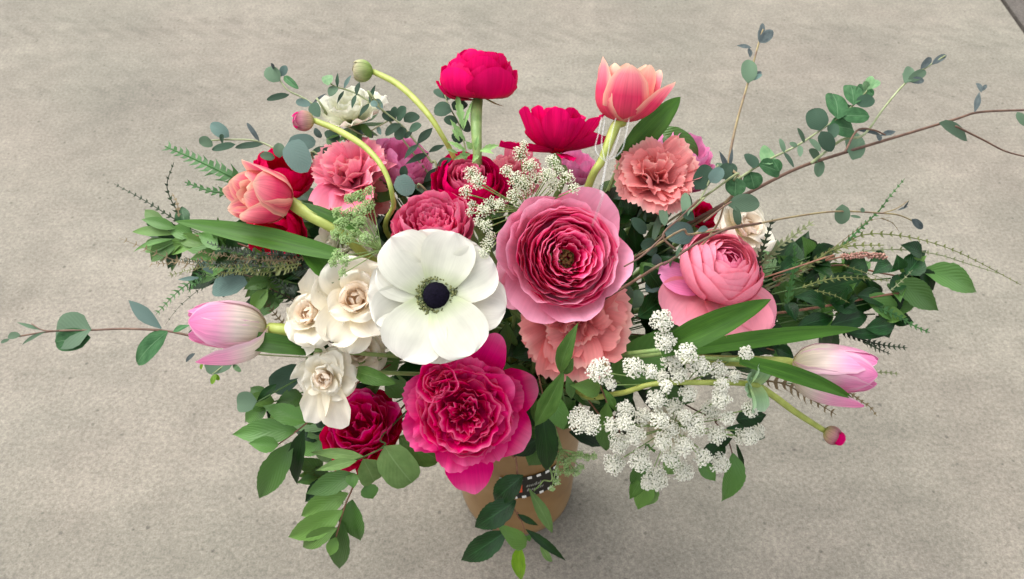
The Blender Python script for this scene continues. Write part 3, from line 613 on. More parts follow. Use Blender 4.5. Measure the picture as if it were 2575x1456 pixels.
lay = [TU([0, 75, 150, 215, 290], 176, 124, [(0, 86), (.18, 62), (.45, 18), (.75, 0), (1, 4)], 'tulip_s', 78), TU([40, 130, 250, 330], 158, 104, [(0, 72), (.2, 42), (.5, 8), (1, -4)], 'tulip_s', 62, z0=6),
       TU([10, 110, 190, 280], 128, 84, [(0, 50), (.3, 18), (1, -16)], 'tulip_si', 44, z0=10), TU([60, 200, 310], 104, 62, [(0, 35), (.3, 10), (1, -18)], 'tulip_si', 30, z0=14),
       TU([165], 186, 84, [(0, 88), (.2, 60), (.5, 26), (1, 10)], 'tulip_s', 70, z0=-4)]
flower('tulip', 'double salmon tulip with many cream edged petals, facing left', 'tulip', 728, 508, .022, (-.72, .14, .66), lay, 'stem_y', 15, path=[(770, 535, .022), (860, 588, .03), (980, 680, .07)], group='tulips')
lay = [TU([45, 165, 285], 214, 146, TH_C, 'tulip_p', 72), TU([105, 225, 345], 206, 120, [(0, 72), (.12, 48), (.35, 12), (.7, -6), (1, -22)], 'tulip_p', 58, z0=5),
       TU([205], 226, 122, [(0, 94), (.15, 78), (.42, 24), (.75, 0), (1, -4)], 'tulip_p', 74, z0=-4)]
flower('tulip', 'pale pink and white tulip pointing left, left of the cream blossoms', 'tulip', 672, 826, .02, (-.96, .06, .26), [dict(l) for l in lay], 'stem_y', 15, path=[(720, 832, .022), (800, 840, .035), (950, 860, .08)], group='tulips')
lay = [TU([35, 155, 275], 224, 136, TH_C, 'tulip_p', 68), TU([95, 215, 335], 220, 120, [(0, 72), (.12, 48), (.35, 12), (.7, -6), (1, -20)], 'tulip_p', 60, z0=5),
       TU([155], 236, 122, [(0, 94), (.15, 76), (.42, 24), (.75, 0), (1, -6)], 'tulip_p', 76, z0=-4)]
flower('tulip', 'pale pink and white tulip pointing right, beyond the white lace', 'tulip', 1992, 915, .02, (.95, -.08, .28), [dict(l) for l in lay], 'stem_y', 14, path=[(1960, 912, .02), (1790, 905, .025), (1600, 900, .06)], group='tulips')

# cream loose blossoms on the left
def loose(sz, mats=('cream', 'blush'), ruf=17):
    a, b = mats; o = dict(shape='obov', nu=13, nv=14)
    return [Ly(5, sz * 1.05, sz * 1.2, [(0, 88), (.5, 76), (1, 100)], a, z0=-sz * .32, R=sz * 1.6, ruf=ruf * 1.2, rf=.9, jit=30, sj=.24, tj=24, rj=sz * .05, **o),
            Ly(4, sz * .92, sz * 1.1, [(0, 75), (.5, 58), (1, 84)], a, z0=-sz * .24, R=sz * .9, ruf=ruf, rf=.9, jit=36, phi=35, tj=26, sj=.24, rj=sz * .06, **o),
            Ly(3, sz * .78, sz * .95, [(0, 62), (.5, 34), (1, 52)], a, z0=-sz * .2, R=sz * .55, ruf=ruf * .7, rf=1.2, phi=80, jit=24, tj=12, **o),
            Ly(3, sz * .66, sz * .85, [(0, 52), (.5, 20), (1, 24)], b, z0=-sz * .15, R=sz * .36, ruf=ruf * .4, rf=1.0, phi=20, jit=30, tj=14, **o)] + \
           ball(sz * .3, sz * .16, 118, 160, 3, b, n=3, wf=1.9, ruf=ruf * .15, rf=1.2, z0=sz * .14, nu=11, nv=9)
flower('spray_rose', 'cream blossom with wavy petals touching the anemone on its left', 'rose', 898, 752, .022, (-.05, .1, 1), loose(112), group='cream blossoms')
flower('spray_rose', 'tall cream blossom between the pale left tulip and the rounder cream blossom', 'rose', 782, 790, .022, (-.35, .15, .9),
       loose(88) + [Ly(1, 120, 80, [(0, 80), (.5, 72), (1, 60)], 'cream', phis=[80], z0=-15, R=90, ruf=8, rf=1.6, nu=13), Ly(1, 112, 85, [(0, 85), (.5, 85), (1, 95)], 'cream', phis=[250], z0=-15, R=90, ruf=8, rf=1.6, nu=13)], group='cream blossoms')
flower('spray_rose', 'lowest cream blossom with long drooping petals above the magenta bloom', 'rose', 818, 950, .02, (-.1, -.15, .95),
       loose(68) + [Ly(1, 150, 88, [(0, 86), (.5, 92), (1, 104)], 'cream', phis=[285], z0=-10, R=70, ruf=7, rf=1.4, nu=13, nv=11), Ly(1, 125, 84, [(0, 86), (.5, 90), (1, 100)], 'cream', phis=[248], z0=-4, R=60, ruf=7, rf=1.4, nu=13, nv=11),
        Ly(1, 95, 62, [(0, 80), (.5, 70), (1, 60)], 'cream', phis=[60], z0=-8, R=80, ruf=4, rf=1.4, nu=13), Ly(1, 90, 60, [(0, 85), (.5, 80), (1, 90)], 'cream', phis=[105], z0=-12, R=80, ruf=5, rf=1.4, nu=13)], group='cream blossoms')
flower('spray_rose', 'shaded cream blossom half hidden below the cream blossom beside the anemone', 'rose', 905, 880, .06, (.1, -.1, .95), loose(74), group='cream blossoms')
flower('spray_rose', 'greenish white blossom behind the green lace, left of the coral rose', 'rose', 868, 622, .05, (-.1, .3, .9), loose(80, ('white', 'white')), group='cream blossoms')
flower('scabiosa', 'white ruffled blossom high on the left under the dark eucalyptus', 'blossom', 888, 306, .045, (-.12, .74, .62),
       [Ly(7, 105, 95, [(0, 88), (.4, 60), (1, 50)], 'white', z0=0, R=110, ruf=8, rf=2, nu=13, nv=9), Ly(7, 82, 80, [(0, 70), (.5, 35), (1, 20)], 'white', z0=6, R=80, ruf=7, rf=2, nu=13, phi=30), Ly(6, 60, 60, [(0, 40), (1, 5)], 'white', z0=8, R=50, ruf=6, rf=2, nu=11)],
       sepals=[Ly(9, 74, 22, [(0, 100), (.5, 100), (1, 80)], 'gloss', shape='lance', r0=8, z0=-10, name='sepal')], group='white side blossoms')
flower('spray_rose', 'small cream rose at the right behind the salmon ranunculus', 'rose', 1872, 572, .036, (.45, .4, .8), loose(84), group='white side blossoms')
flower('spray_rose', 'cream blossom buried under the middle of the white lace', 'rose', 1680, 1075, .05, (.1, -.2, .95), loose(64), group='white side blossoms')

# crimson bloom bottom left
lay = ball(104, 66, 76, 100, 5, 'magenta', n=5, wf=1.5, ruf=9, rf=1.5, z0=36, nu=13, nv=10, mats=['red2', 'magenta'], jit=24, rj=5) + frills([56, 42, 28, 14], 4, 78, 'magenta', lean=(4, 16), ruf=9, rf=1.4, zf=lambda r: -8, nu=13, nv=9, jit=40, rj=7, tj=18, sj=.25)
lay += [Ly(1, 130, 62, [(0, 60), (.5, 30), (1, 20)], 'magenta', phis=[75], z0=-20, R=60, ruf=4, rf=1.2, nu=11), Ly(1, 120, 70, [(0, 80), (.5, 60), (1, 50)], 'magenta', phis=[25], z0=-20, R=80, ruf=5, rf=1.4, nu=11),
        Ly(1, 120, 90, [(0, 92), (.5, 96), (1, 108)], 'red2', phis=[232], z0=-30, R=100, ruf=6, rf=1.5, nu=11), Ly(1, 135, 60, [(0, 92), (.5, 96), (1, 108)], 'red2', phis=[272], z0=-30, R=100, ruf=6, rf=1.5, nu=11)]
flower('peony', 'deep magenta cupped bloom at lower left between cream blossom and hot pink rose', 'peony', 914, 1078, .052, (-.1, .42, .85), lay, group='garden roses')
# crimson blooms behind the double tulip
lay = ball(80, 50, 85, 130, 4, 'red2', n=5, wf=1.6, ruf=4, rf=1.8, z0=28, nu=11)
flower('ranunculus', 'crimson bloom peeking out above and behind the double salmon tulip', 'ranunculus', 712, 446, .05, (.1, .6, .6), lay, group='ranunculus blooms')
lay = ball(78, 50, 85, 130, 4, 'red2', n=5, wf=1.6, ruf=4, rf=1.8, z0=28, nu=11)
flower('ranunculus', 'dark crimson bloom below the double salmon tulip behind the long leaf', 'ranunculus', 700, 585, .055, (-.2, -.2, .9), lay, group='ranunculus blooms')

# carnations
def carnation(sz, mat, n=46, spread=90, ser=.05):
    lay = []
    rings = [(5, spread, 1.0), (5, spread - 8, 1.0), (5, spread - 24, .97), (5, spread - 42, .92), (4, spread - 60, .86), (4, spread - 80, .8)]
    for i, (nn, th, f) in enumerate(rings):
        lay.append(Ly(nn, sz * f, sz * (1.25 - .07 * i), [(0, th * .5), (.45, th * .8), (1, th + 10)], mat, R=sz * .55, R1=sz * 1.6, ruf=sz * (.07 + .014 * i), rf=1.15 + .25 * (i % 3), k=.18, b0=.14, q=.95, nu=25, nv=11, serr=ser * .8, sf=7.5, phi=i * 29, jit=38, sj=.28, tj=26, z0=-sz * .36, lump=sz * .06, rj=sz * .05))
    return lay
flower('carnation', 'rose pink carnation behind the double tulip, crossed by a curved bud stem', 'carnation', 885, 438, .045, (-.1, .5, .85), carnation(112, 'carn_pink'), group='carnations')
flower('carnation', 'peach carnation petals showing under the rose pink carnation at left', 'carnation', 900, 500, .075, (-.1, -.2, .9), carnation(78, 'carn'), group='carnations')
flower('carnation', 'salmon carnation below the upright tulip, its petals under the clear pick', 'carnation', 1645, 440, .045, (.05, .4, .9), carnation(108, 'carn'), group='carnations')
flower('carnation', 'salmon carnation directly below the largest pink ranunculus', 'carnation', 1440, 806, .042, (0, -.05, 1), carnation(138, 'carn'), group='carnations')
flower('carnation', 'pink carnation mostly hidden behind the cream lace at the top', 'carnation', 1290, 440, .075, (0, .5, .85), carnation(84, 'carn_pink'), group='carnations')
# lilac pink blooms at the back
flower('lisianthus', 'lilac pink bloom behind the rose pink carnation at left', 'blossom', 1012, 412, .07, (.25, .6, .6), ball(80, 44, 85, 125, 4, 'lilac', n=5, wf=1.6, ruf=5, rf=2, z0=25, nu=11), group='lilac blooms')
flower('lisianthus', 'lilac pink bloom behind the salmon carnation at right', 'blossom', 1708, 408, .062, (.35, .65, .6), ball(98, 50, 80, 125, 5, 'lilac', n=5, wf=1.6, ruf=6, rf=2, z0=30, nu=11), group='lilac blooms')
flower('lisianthus', 'lilac pink bloom low behind the crumpled crimson ranunculus', 'blossom', 1445, 425, .09, (.1, .7, .5), ball(60, 40, 80, 120, 3, 'lilac', n=5, wf=1.6, ruf=5, rf=2, z0=20, nu=11), group='lilac blooms')
flower('lisianthus', 'crimson bloom deep behind the twigs above the salmon ranunculus', 'blossom', 1765, 545, .085, (.2, .5, .8), ball(40, 20, 85, 125, 3, 'red2', n=5, wf=1.6, ruf=3, rf=2, z0=14))

# buds on arching stems
def bud(label, x, y, off, d, r, mat, path, stem, sr, tip=None, open_=None, group='ranunculus buds'):
    lay = ball(r, r * .85, 140, 165, 2, mat, n=4, wf=1.9, ruf=.8, rf=1.5, z0=r, nu=9, nv=10, name='sepal')
    if tip: lay += ball(r * .8, r * .55, 150, 168, 2, tip, n=4, wf=1.8, ruf=1, rf=1.5, z0=r * 1.1 + (open_ or 0), nu=9, nv=9)
    return flower('ranunculus_bud', label, 'bud', x, y, off, d, lay, stem, sr, path=path, group=group)
bud('round green bud on a pale arching stem at the top left', 938, 180, .01, (-.95, -.0, .2), 27, 'bud', [(1000, 212, .01), (1060, 268, .012), (1105, 330, .02), (1150, 420, .05), (1180, 560, .1)], 'stem_y', 7.2, 'bud')
bud('small dusty pink bud on a yellowish stem arching over the left carnation', 790, 303, -.005, (-.95, -.08, .3), 28, 'bud_p', [(850, 328, -.005), (920, 372, -.002), (968, 432, 0), (990, 510, .015), (1000, 620, .09)], 'stem_y', 7.2, 'magenta', 3)
r_, fm, k = bud('tiny bud with a crimson tip on a long stem at the lower right', 2072, 1082, .0, (.85, -.45, .25), 23, 'bud_p', [(2000, 1036, -.002), (1940, 992, -.005), (1890, 966, -.005), (1760, 962, 0), (1640, 966, .01), (1550, 990, .03), (1450, 980, .09)], 'stem_y', 7.2, 'magenta', 14)
bm = frame(P(1885, 966, -.006), CD(.6, -.1, .6)); kk = kpx(1885, 966)
for ph, L, W in ((80, 66, 88), (262, 72, 92), (180, 44, 60), (10, 48, 44), (130, 50, 60)):
    V, F, uv = sheet(L * kk, W * kk, [(0, 60), (.5, 70), (1, 95)], R=34 * kk, ruf=5 * kk, rf=2, nu=11, nv=9, k=.25, b0=.5, ph=rng.random())
    mesh_obj('bract', V, F, M['bract'], r_, uv, bm @ Matrix.Rotation(math.radians(ph), 4, 'Z'))

# ------------------------------------------------------------------ leaves, twigs, fronds
def leaf(root, T, b, t, wd, mat, shape='leaf', o0=0.0, o1=0.0, tilt=None, arch=18, fold=.18, serr=0, sf=12, name='leaf', twist=0, up=.35, nu=7, nv=9, ruf=0):
    bx, by = T(*b); tx, ty = T(*t); p0, p1 = P(bx, by, o0), P(tx, ty, o1); k = kpx((bx + tx) / 2, (by + ty) / 2, (o0 + o1) / 2)
    wd = wd * (1.06 if shape in ('leaf', 'lance') else 1.12); X = p1 - p0; L = X.length
    if L < 1e-5: return
    X.normalize(); hint = -FWD + Vector((0, 0, up)) + RIGHT * (tilt if tilt is not None else random.uniform(-.35, .35)) + UP * random.uniform(-.2, .2)
    Z = (hint - X * hint.dot(X)).normalized(); Y = Z.cross(X)
    mw = Matrix(((X.x, Y.x, Z.x), (X.y, Y.y, Z.y), (X.z, Y.z, Z.z))).to_4x4(); mw.translation = p0
    a = arch * random.uniform(.6, 1.3)
    if serr and shape in ('leaf', 'lance'): nv = 30
    if shape == 'leaf': fold = fold + random.uniform(0, .22)
    V, F, uv = sheet(L * (1 + (a / 90) ** 2 * .25), wd * T.k * k, [(0, 90 - a), (1, 90 + a)], shape=shape, fold=fold, serr=serr, sf=sf, nu=nu, nv=nv, ph=random.random(), twist=twist, lump=.02 * wd * T.k * k, ruf=ruf * T.k * k, rf=2)
    return mesh_obj(name, V, F, M[mat], root, uv, mw)

def twig(name, label, cat, T, path, leaves=(), stem='stem_euc', leafm='euc', r=(3.2, 1.6), off=(.03, .0), shape='oval', group=None, inner=True, serr=0, sf=12, fold=.12, arch=14, side=()):
    """path: picture points from the bouquet outwards; leaves: (bx,by,tx,ty,width[,material[,shape]])."""
    a, b = into_vase(); root = thing(name, label, cat, b if inner else P(*T(*path[0]), off[0]), group)
    n = len(path); pts = [P(*T(*p), off[0] + (off[1] - off[0]) * i / max(1, n - 1)) for i, p in enumerate(path)]
    k = kpx(*T(*path[n // 2]))
    full = ([b, a] + pts) if inner else pts
    tube('stem', full, lambda f: (r[0] + (r[1] - r[0]) * f) * k, M[stem], root, sides=6, n=7)
    for s in side:
        sp = [P(*T(*p), off[1]) for p in s]; tube('stem', sp, lambda f: r[1] * (1 - .3 * f) * k, M[stem], root, sides=5, n=6)
    for lf in leaves:
        bx, by, tx, ty, wd = lf[:5]; mm = lf[5] if len(lf) > 5 and lf[5] else leafm; sh = lf[6] if len(lf) > 6 and lf[6] else shape
        # depth of the leaf base: that of the nearest stem point
        dd = [((p[0] - bx) ** 2 + (p[1] - by) ** 2, i) for i, p in enumerate(path)]; i = min(dd)[1]; o = off[0] + (off[1] - off[0]) * i / max(1, n - 1)
        leaf(root, T, (bx, by), (tx, ty), wd, mm, sh, o - .002, o + random.uniform(-.014, .008), serr=serr, sf=sf, fold=fold, arch=arch)
    return root

EG = 'eucalyptus twigs'
twig('eucalyptus_twig', 'longest eucalyptus branch sweeping to the right edge of the picture', 'eucalyptus', TC, [(200, 1130), (410, 1025), (700, 880), (970, 790), (1300, 690), (1600, 600), (1740, 560), (2010, 548)],
     [(1010, 830, 1020, 665, 125), (830, 830, 818, 930, 52), (825, 835, 765, 775, 55), (1505, 622, 1665, 718, 80), (1708, 560, 1735, 445, 36, 'euc_dry', 'lance'), (1745, 450, 1720, 395, 26, 'euc_dry'), (1748, 440, 1775, 405, 20, 'euc_dry'), (1950, 560, 1995, 640, 45, 'euc'), (1040, 665, 1180, 700, 22, 'euc_dry'), (1170, 695, 1260, 670, 34, 'euc_dry', 'lance'), (1160, 690, 1165, 725, 30, 'euc_dry')],
     'stem_red', 'euc', (5.5, 3), (.05, .0), group=EG, side=[[(1600, 640), (1760, 720), (1880, 782), (2000, 815)], [(970, 790), (1040, 665), (1130, 662), (1200, 690)]])
twig('eucalyptus_twig', 'eucalyptus sprig rising from the longest branch to grey tip leaves at upper right', 'eucalyptus', TC, [(780, 850), (950, 720), (1075, 690), (1190, 540), (1310, 400), (1420, 315), (1540, 240)],
     [(1310, 395, 1345, 305, 62), (1325, 390, 1430, 325, 50), (1340, 385, 1420, 380, 40, 'euc_dry'), (1400, 315, 1460, 250, 36, 'euc_dry'), (1465, 290, 1545, 235, 34, 'euc_dry'), (1320, 385, 1300, 340, 30)], 'stem_eucg', 'euc', (3.6, 2.2), (.015, .0), group=EG, inner=False)
twig('eucalyptus_twig', 'dense round leaved eucalyptus sprig with a pale green tip at upper right', 'eucalyptus', TC, [(230, 1000), (345, 950), (520, 840), (700, 750), (850, 650), (960, 570), (1050, 490), (1140, 390)],
     [(350, 935, 345, 1040, 105, 'euc_g'), (430, 900, 455, 1000, 110, 'euc_g'), (480, 860, 600, 905, 100, 'euc_g'), (500, 850, 545, 770, 100, 'euc_l'), (450, 880, 420, 795, 80, 'euc_d'), (560, 830, 600, 900, 60, 'euc_g'), (625, 790, 600, 710, 30), (625, 790, 680, 875, 22, 'euc_d'), (700, 755, 655, 735, 26), (715, 750, 715, 815, 30), (740, 735, 700, 650, 26), (770, 710, 830, 785, 40), (830, 665, 790, 540, 110, 'euc_d', 'round'), (835, 670, 895, 785, 80, 'euc_d'), (880, 640, 1020, 665, 110, 'euc_g', 'round'), (900, 620, 905, 710, 60, 'euc_d'), (930, 600, 900, 455, 115, 'euc_g', 'round'), (950, 580, 1110, 585, 90, 'euc_g'), (940, 590, 1000, 520, 100, 'euc_g', 'round'), (1020, 520, 1000, 405, 95, 'euc_g', 'round'), (1030, 510, 1140, 490, 70, 'euc_d'), (1050, 490, 1090, 420, 90, 'euc_g', 'round'), (1090, 430, 1170, 385, 40, 'euc_l'), (1090, 435, 1125, 355, 50, 'euc_l'), (1095, 435, 1080, 385, 40, 'euc_l'), (1100, 430, 1130, 470, 40, 'euc_g')],
     'stem_eucg', 'euc', (3.4, 2), (.03, -.01), group=EG, fold=.08)
twig('eucalyptus_twig', 'upright eucalyptus shoot, the tallest thing at the right of the top tulip', 'eucalyptus', TC, [(285, 1080), (310, 850), (350, 640), (420, 390), (480, 170), (505, 90)],
     [(420, 395, 425, 262, 85), (430, 385, 495, 330, 30, 'euc_dry'), (440, 380, 500, 345, 26, 'euc_b'), (488, 165, 560, 95, 55, 'euc_dry'), (486, 165, 503, 55, 30, 'euc_dry'), (484, 165, 490, 90, 26, 'euc_dry'), (430, 250, 425, 195, 30, 'euc_dry', 'lance'), (440, 195, 355, 182, 26, 'euc_dry', 'lance'), (310, 900, 255, 780, 30, 'euc_dry', 'lance'), (312, 880, 330, 760, 22, 'euc_dry', 'lance'), (305, 930, 240, 850, 60), (300, 960, 330, 850, 70, 'euc_d')], 'stem_euc', 'euc', (4.6, 2.2), (.04, .01), group=EG)
twig('eucalyptus_twig', 'thin level eucalyptus twig with a single oval leaf above the right fronds', 'eucalyptus', TC, [(-60, 1290), (100, 1255), (400, 1210), (650, 1160), (920, 1125), (1180, 1135), (1290, 1150), (1405, 1205)],
     [(955, 1085, 952, 1198, 78, 'euc', 'oval'), (1350, 1170, 1412, 1222, 40, 'euc_dry'), (1300, 1110, 1335, 1062, 12, 'euc_dry', 'lance'), (1270, 1120, 1330, 1095, 12, 'euc_dry', 'lance'), (1000, 1150, 1060, 1160, 16, 'euc'), (1060, 1125, 1080, 1110, 26, 'euc')], 'stem_euc', 'euc', (3.2, 1.8), (.0, .0), group=EG, side=[[(1180, 1135), (1260, 1110), (1330, 1065)]])
twig('eucalyptus_twig', 'grey green eucalyptus leaves crowding above the salmon ranunculus', 'eucalyptus', TG, [(330, 420), (420, 330), (520, 200), (560, 90)],
     [(580, 85, 752, 75, 92), (620, 95, 640, 200, 40), (400, 250, 240, 230, 110, 'euc_b', 'round'), (240, 200, 225, 100, 45), (360, 150, 350, 20, 50), (140, 240, 60, 160, 60, 'euc_d'), (200, 330, 110, 300, 90, 'euc_d'), (100, 240, 130, 70, 50, 'euc_d', 'lance'), (170, 300, 215, 120, 40, 'euc', 'lance'), (330, 130, 400, 160, 50, 'euc_d'), (200, 410, 190, 350, 50, 'euc_b')], 'stem_euc', 'euc', (4, 2.5), (.05, .0), group=EG)
twig('eucalyptus_twig', 'round eucalyptus leaves beside the lilac bloom behind the right carnation', 'eucalyptus', TC, [(60, 1150), (150, 1050), (210, 930), (250, 860)],
     [(120, 1000, 200, 865, 95, 'euc_d', 'round'), (205, 960, 275, 880, 70, 'euc_b', 'round'), (170, 1000, 105, 930, 60, 'euc_d'), (260, 940, 320, 855, 70, 'euc_d', 'round'), (90, 1100, 50, 1030, 30, 'euc_d', 'lance'), (100, 1120, 75, 1010, 26, 'euc', 'lance')], 'stem_eucg', 'euc', (3.4, 2.2), (.04, .02), group=EG)
twig('eucalyptus_twig', 'crossing brown twigs over the salmon ranunculus', 'eucalyptus', TG, [(120, 470), (250, 400), (430, 285), (600, 210), (760, 185)],
     [(300, 370, 330, 300, 20, 'euc', 'lance'), (420, 230, 470, 210, 30, 'euc_b')], 'stem_red', 'euc', (4.2, 3), (.0, -.004), group=EG, side=[[(240, 250), (120, 360), (20, 420)], [(300, 330), (230, 250), (330, 150), (420, 60)], [(450, 180), (540, 110), (600, 70)]])
twig('eucalyptus_twig', 'sprig with an oval leaf at its tip, topmost on the left', 'eucalyptus', TA, [(1420, 500), (1390, 470), (1250, 370), (1150, 320), (1095, 255), (1060, 170)],
     [(1092, 258, 1003, 178, 88), (1100, 228, 1130, 158, 46, 'euc_b'), (1118, 228, 1212, 308, 42, 'euc_g'), (1152, 345, 1008, 378, 40, 'euc_d'), (1290, 412, 1195, 385, 48, 'euc_b'), (1295, 400, 1345, 485, 70, 'euc_d'), (1055, 180, 1035, 145, 22, 'euc_dry'), (1300, 400, 1390, 335, 20, 'euc_dry', 'lance')], 'stem_eucg', 'euc', (3.4, 2), (.04, .01), group=EG)
twig('eucalyptus_twig', 'narrow leaved eucalyptus tip crossing in front of the white top left blossom', 'eucalyptus', TA, [(1760, 470), (1680, 400), (1560, 330), (1440, 290), (1395, 255)],
     [(1580, 350, 1600, 262, 36, 'euc_d', 'lance'), (1575, 345, 1550, 435, 30, 'euc_d', 'lance'), (1500, 320, 1455, 405, 24, 'euc_d', 'lance'), (1500, 305, 1548, 218, 30, 'euc_b', 'lance'), (1458, 298, 1460, 205, 26, 'euc_d', 'lance'), (1660, 400, 1700, 282, 30, 'euc_d', 'lance'), (1660, 400, 1598, 485, 38, 'euc_d', 'lance'), (1445, 292, 1410, 355, 55, 'euc'), (1400, 285, 1395, 220, 65, 'euc_l'), (1690, 410, 1700, 370, 44, 'euc')], 'stem_eucg', 'euc', (3.2, 1.8), (.03, .0), group=EG)
twig('eucalyptus_twig', 'left eucalyptus sprig with blue grey leaves above the double tulip', 'eucalyptus', TA, [(1420, 800), (1300, 780), (1130, 720), (950, 640), (760, 630), (600, 640)],
     [(770, 612, 652, 528, 78, 'euc_b'), (662, 640, 582, 655, 78, 'euc', 'round'), (725, 655, 735, 600, 52, 'euc_d'), (810, 660, 660, 695, 46, 'euc_d'), (985, 660, 808, 680, 42, 'euc_d'), (962, 640, 882, 522, 28, 'euc_dry'), (1060, 745, 965, 730, 56, 'euc'), (1090, 745, 1085, 650, 66, 'euc'), (1150, 640, 1270, 835, 150, 'euc_b', 'round'), (1140, 670, 1320, 640, 110, 'euc_b', 'round'), (1290, 728, 1372, 678, 40, 'euc_d'), (1340, 740, 1440, 690, 60, 'euc_d')], 'stem_eucg', 'euc', (3.4, 2), (.05, .01), group=EG)
twig('eucalyptus_twig', 'eucalyptus branch reaching the far left edge with one large round leaf', 'eucalyptus', TD, [(1500, 720), (1230, 680), (1050, 645), (800, 632), (580, 640), (370, 645), (240, 660), (120, 680)],
     [(578, 640, 355, 655, 215, 'euc', 'round'), (575, 690, 350, 715, 130, 'euc_g', 'round'), (1025, 630, 815, 450, 90, 'euc_b', 'lance'), (1065, 650, 870, 850, 130, 'euc_g', 'oval'), (1215, 690, 1240, 640, 50, 'euc_d'), (270, 640, 105, 590, 24, 'euc', 'lance'), (290, 650, 140, 735, 26, 'euc', 'lance'), (130, 675, 50, 680, 44, 'euc'), (60, 700, 5, 720, 22, 'euc'), (1100, 650, 1210, 610, 40, 'euc_g', 'lance'), (1240, 790, 1180, 840, 30, 'euc_dry')], 'stem_red', 'euc', (4, 2.2), (.05, .0), group=EG, side=[[(370, 645), (270, 640), (200, 600)]])
twig('eucalyptus_twig', 'large round eucalyptus leaf just above the pale left tulip', 'eucalyptus', TK, [(1900, 1000), (1700, 850), (1400, 760), (1150, 740)],
     [(1480, 860, 1110, 900, 260, 'euc_b', 'round'), (1120, 760, 940, 590, 80, 'euc_b', 'lance'), (990, 800, 740, 822, 46, 'euc_b', 'lance')], 'stem_euc', 'euc', (3, 2), (.07, .035), group=EG)
twig('eucalyptus_twig', 'eucalyptus leaf hanging under the pale left tulip with yellow green buds', 'eucalyptus', TD, [(1700, 800), (1600, 800), (1450, 850), (1350, 920)],
     [(1500, 820, 1300, 870, 130, 'euc', 'round'), (1480, 860, 1530, 905, 30, 'euc_l'), (1370, 920, 1345, 985, 34, 'yleaf'), (1370, 920, 1390, 960, 26, 'yleaf'), (1290, 850, 1275, 890, 20, 'yleaf')], 'stem_eucg', 'euc', (2.4, 1.5), (.05, .03), group=EG)
twig('eucalyptus_twig', 'dark small leaved eucalyptus spray behind the left carnation', 'eucalyptus', TM, [(1680, 1000), (1580, 790), (1440, 610), (1300, 440), (1150, 320), (1040, 230)],
     [(1240, 370, 1100, 330, 100, 'euc_d'), (1250, 380, 1340, 260, 110, 'euc_d', 'round'), (1220, 360, 1230, 250, 70, 'euc_d'), (1280, 420, 1140, 540, 90, 'euc_d'), (1320, 400, 1460, 330, 110, 'euc_d', 'round'), (1340, 470, 1230, 560, 110, 'euc_d'), (1370, 480, 1490, 440, 90, 'euc_d'), (1400, 500, 1320, 560, 50, 'euc_d'), (1450, 620, 1600, 460, 90, 'euc_d', 'lance'), (1460, 620, 1320, 770, 70, 'euc_d', 'lance'), (1560, 700, 1720, 630, 60, 'euc_d', 'lance'), (1560, 710, 1330, 820, 70, 'euc_d', 'lance'), (1650, 850, 1510, 1000, 80, 'euc_d', 'lance'), (1640, 830, 1800, 760, 80, 'euc_d', 'lance'), (1330, 830, 1310, 950, 80, 'euc_d'), (1100, 290, 1040, 180, 70, 'euc_b', 'round'), (1060, 240, 990, 210, 60, 'euc_b'), (1080, 260, 1100, 210, 50, 'euc')],
     'stem_eucg', 'euc_d', (4.2, 2), (.06, .015), group=EG)
twig('eucalyptus_twig', 'small side spray of eucalyptus in front of the white top left blossom', 'eucalyptus', TM, [(760, 620), (930, 530), (1060, 450), (1200, 370)],
     [(920, 520, 840, 460, 60, 'euc_b'), (980, 490, 1010, 560, 40, 'euc_b'), (1060, 450, 1090, 530, 40, 'euc_b'), (700, 590, 540, 500, 90, 'euc_d'), (680, 620, 560, 570, 90, 'gloss'), (600, 650, 520, 740, 80, 'euc_d'), (500, 560, 450, 460, 70, 'euc_b'), (560, 650, 400, 720, 50, 'euc_d'), (860, 560, 760, 480, 80, 'gloss'), (900, 480, 800, 400, 70, 'gloss'), (1000, 560, 900, 420, 70, 'gloss')], 'stem_eucg', 'euc_d', (2.6, 2), (.05, .03), group=EG)
twig('eucalyptus_twig', 'dark eucalyptus shoot behind the stem of the highest crimson ranunculus', 'eucalyptus', TB, [(600, 900), (560, 700), (520, 540), (450, 410), (415, 300)],
     [(430, 370, 365, 310, 60, 'euc_d'), (440, 380, 470, 300, 70, 'euc_d', 'round'), (470, 450, 360, 430, 90, 'euc_d'), (480, 440, 560, 390, 80, 'euc_d', 'round'), (520, 540, 590, 545, 80, 'euc_d', 'round'), (510, 520, 420, 500, 60, 'euc_d'), (540, 640, 470, 600, 60, 'euc_d')], 'stem_eucg', 'euc_d', (3, 2), (.06, .04), group=EG)
twig('eucalyptus_twig', 'blue grey round leaf in the gap between left carnation and crimson ranunculus', 'eucalyptus', TM, [(1600, 1150), (1450, 1060), (1340, 930)],
     [(1250, 940, 1400, 1110, 170, 'euc_b', 'round'), (1400, 1010, 1530, 1110, 40, 'euc')], 'stem_eucg', 'euc', (3.6, 3), (.06, .045), group=EG)
twig('eucalyptus_twig', 'round dusty eucalyptus leaves right of the lower salmon carnation', 'eucalyptus', TF, [(440, 300), (520, 200), (560, 120)],
     [(500, 230, 520, 80, 100, 'euc', 'round'), (560, 230, 600, 120, 80, 'euc', 'round'), (640, 130, 720, 60, 80, 'euc_b', 'round')], 'stem_eucg', 'euc', (3, 2), (.06, .05), group=EG)

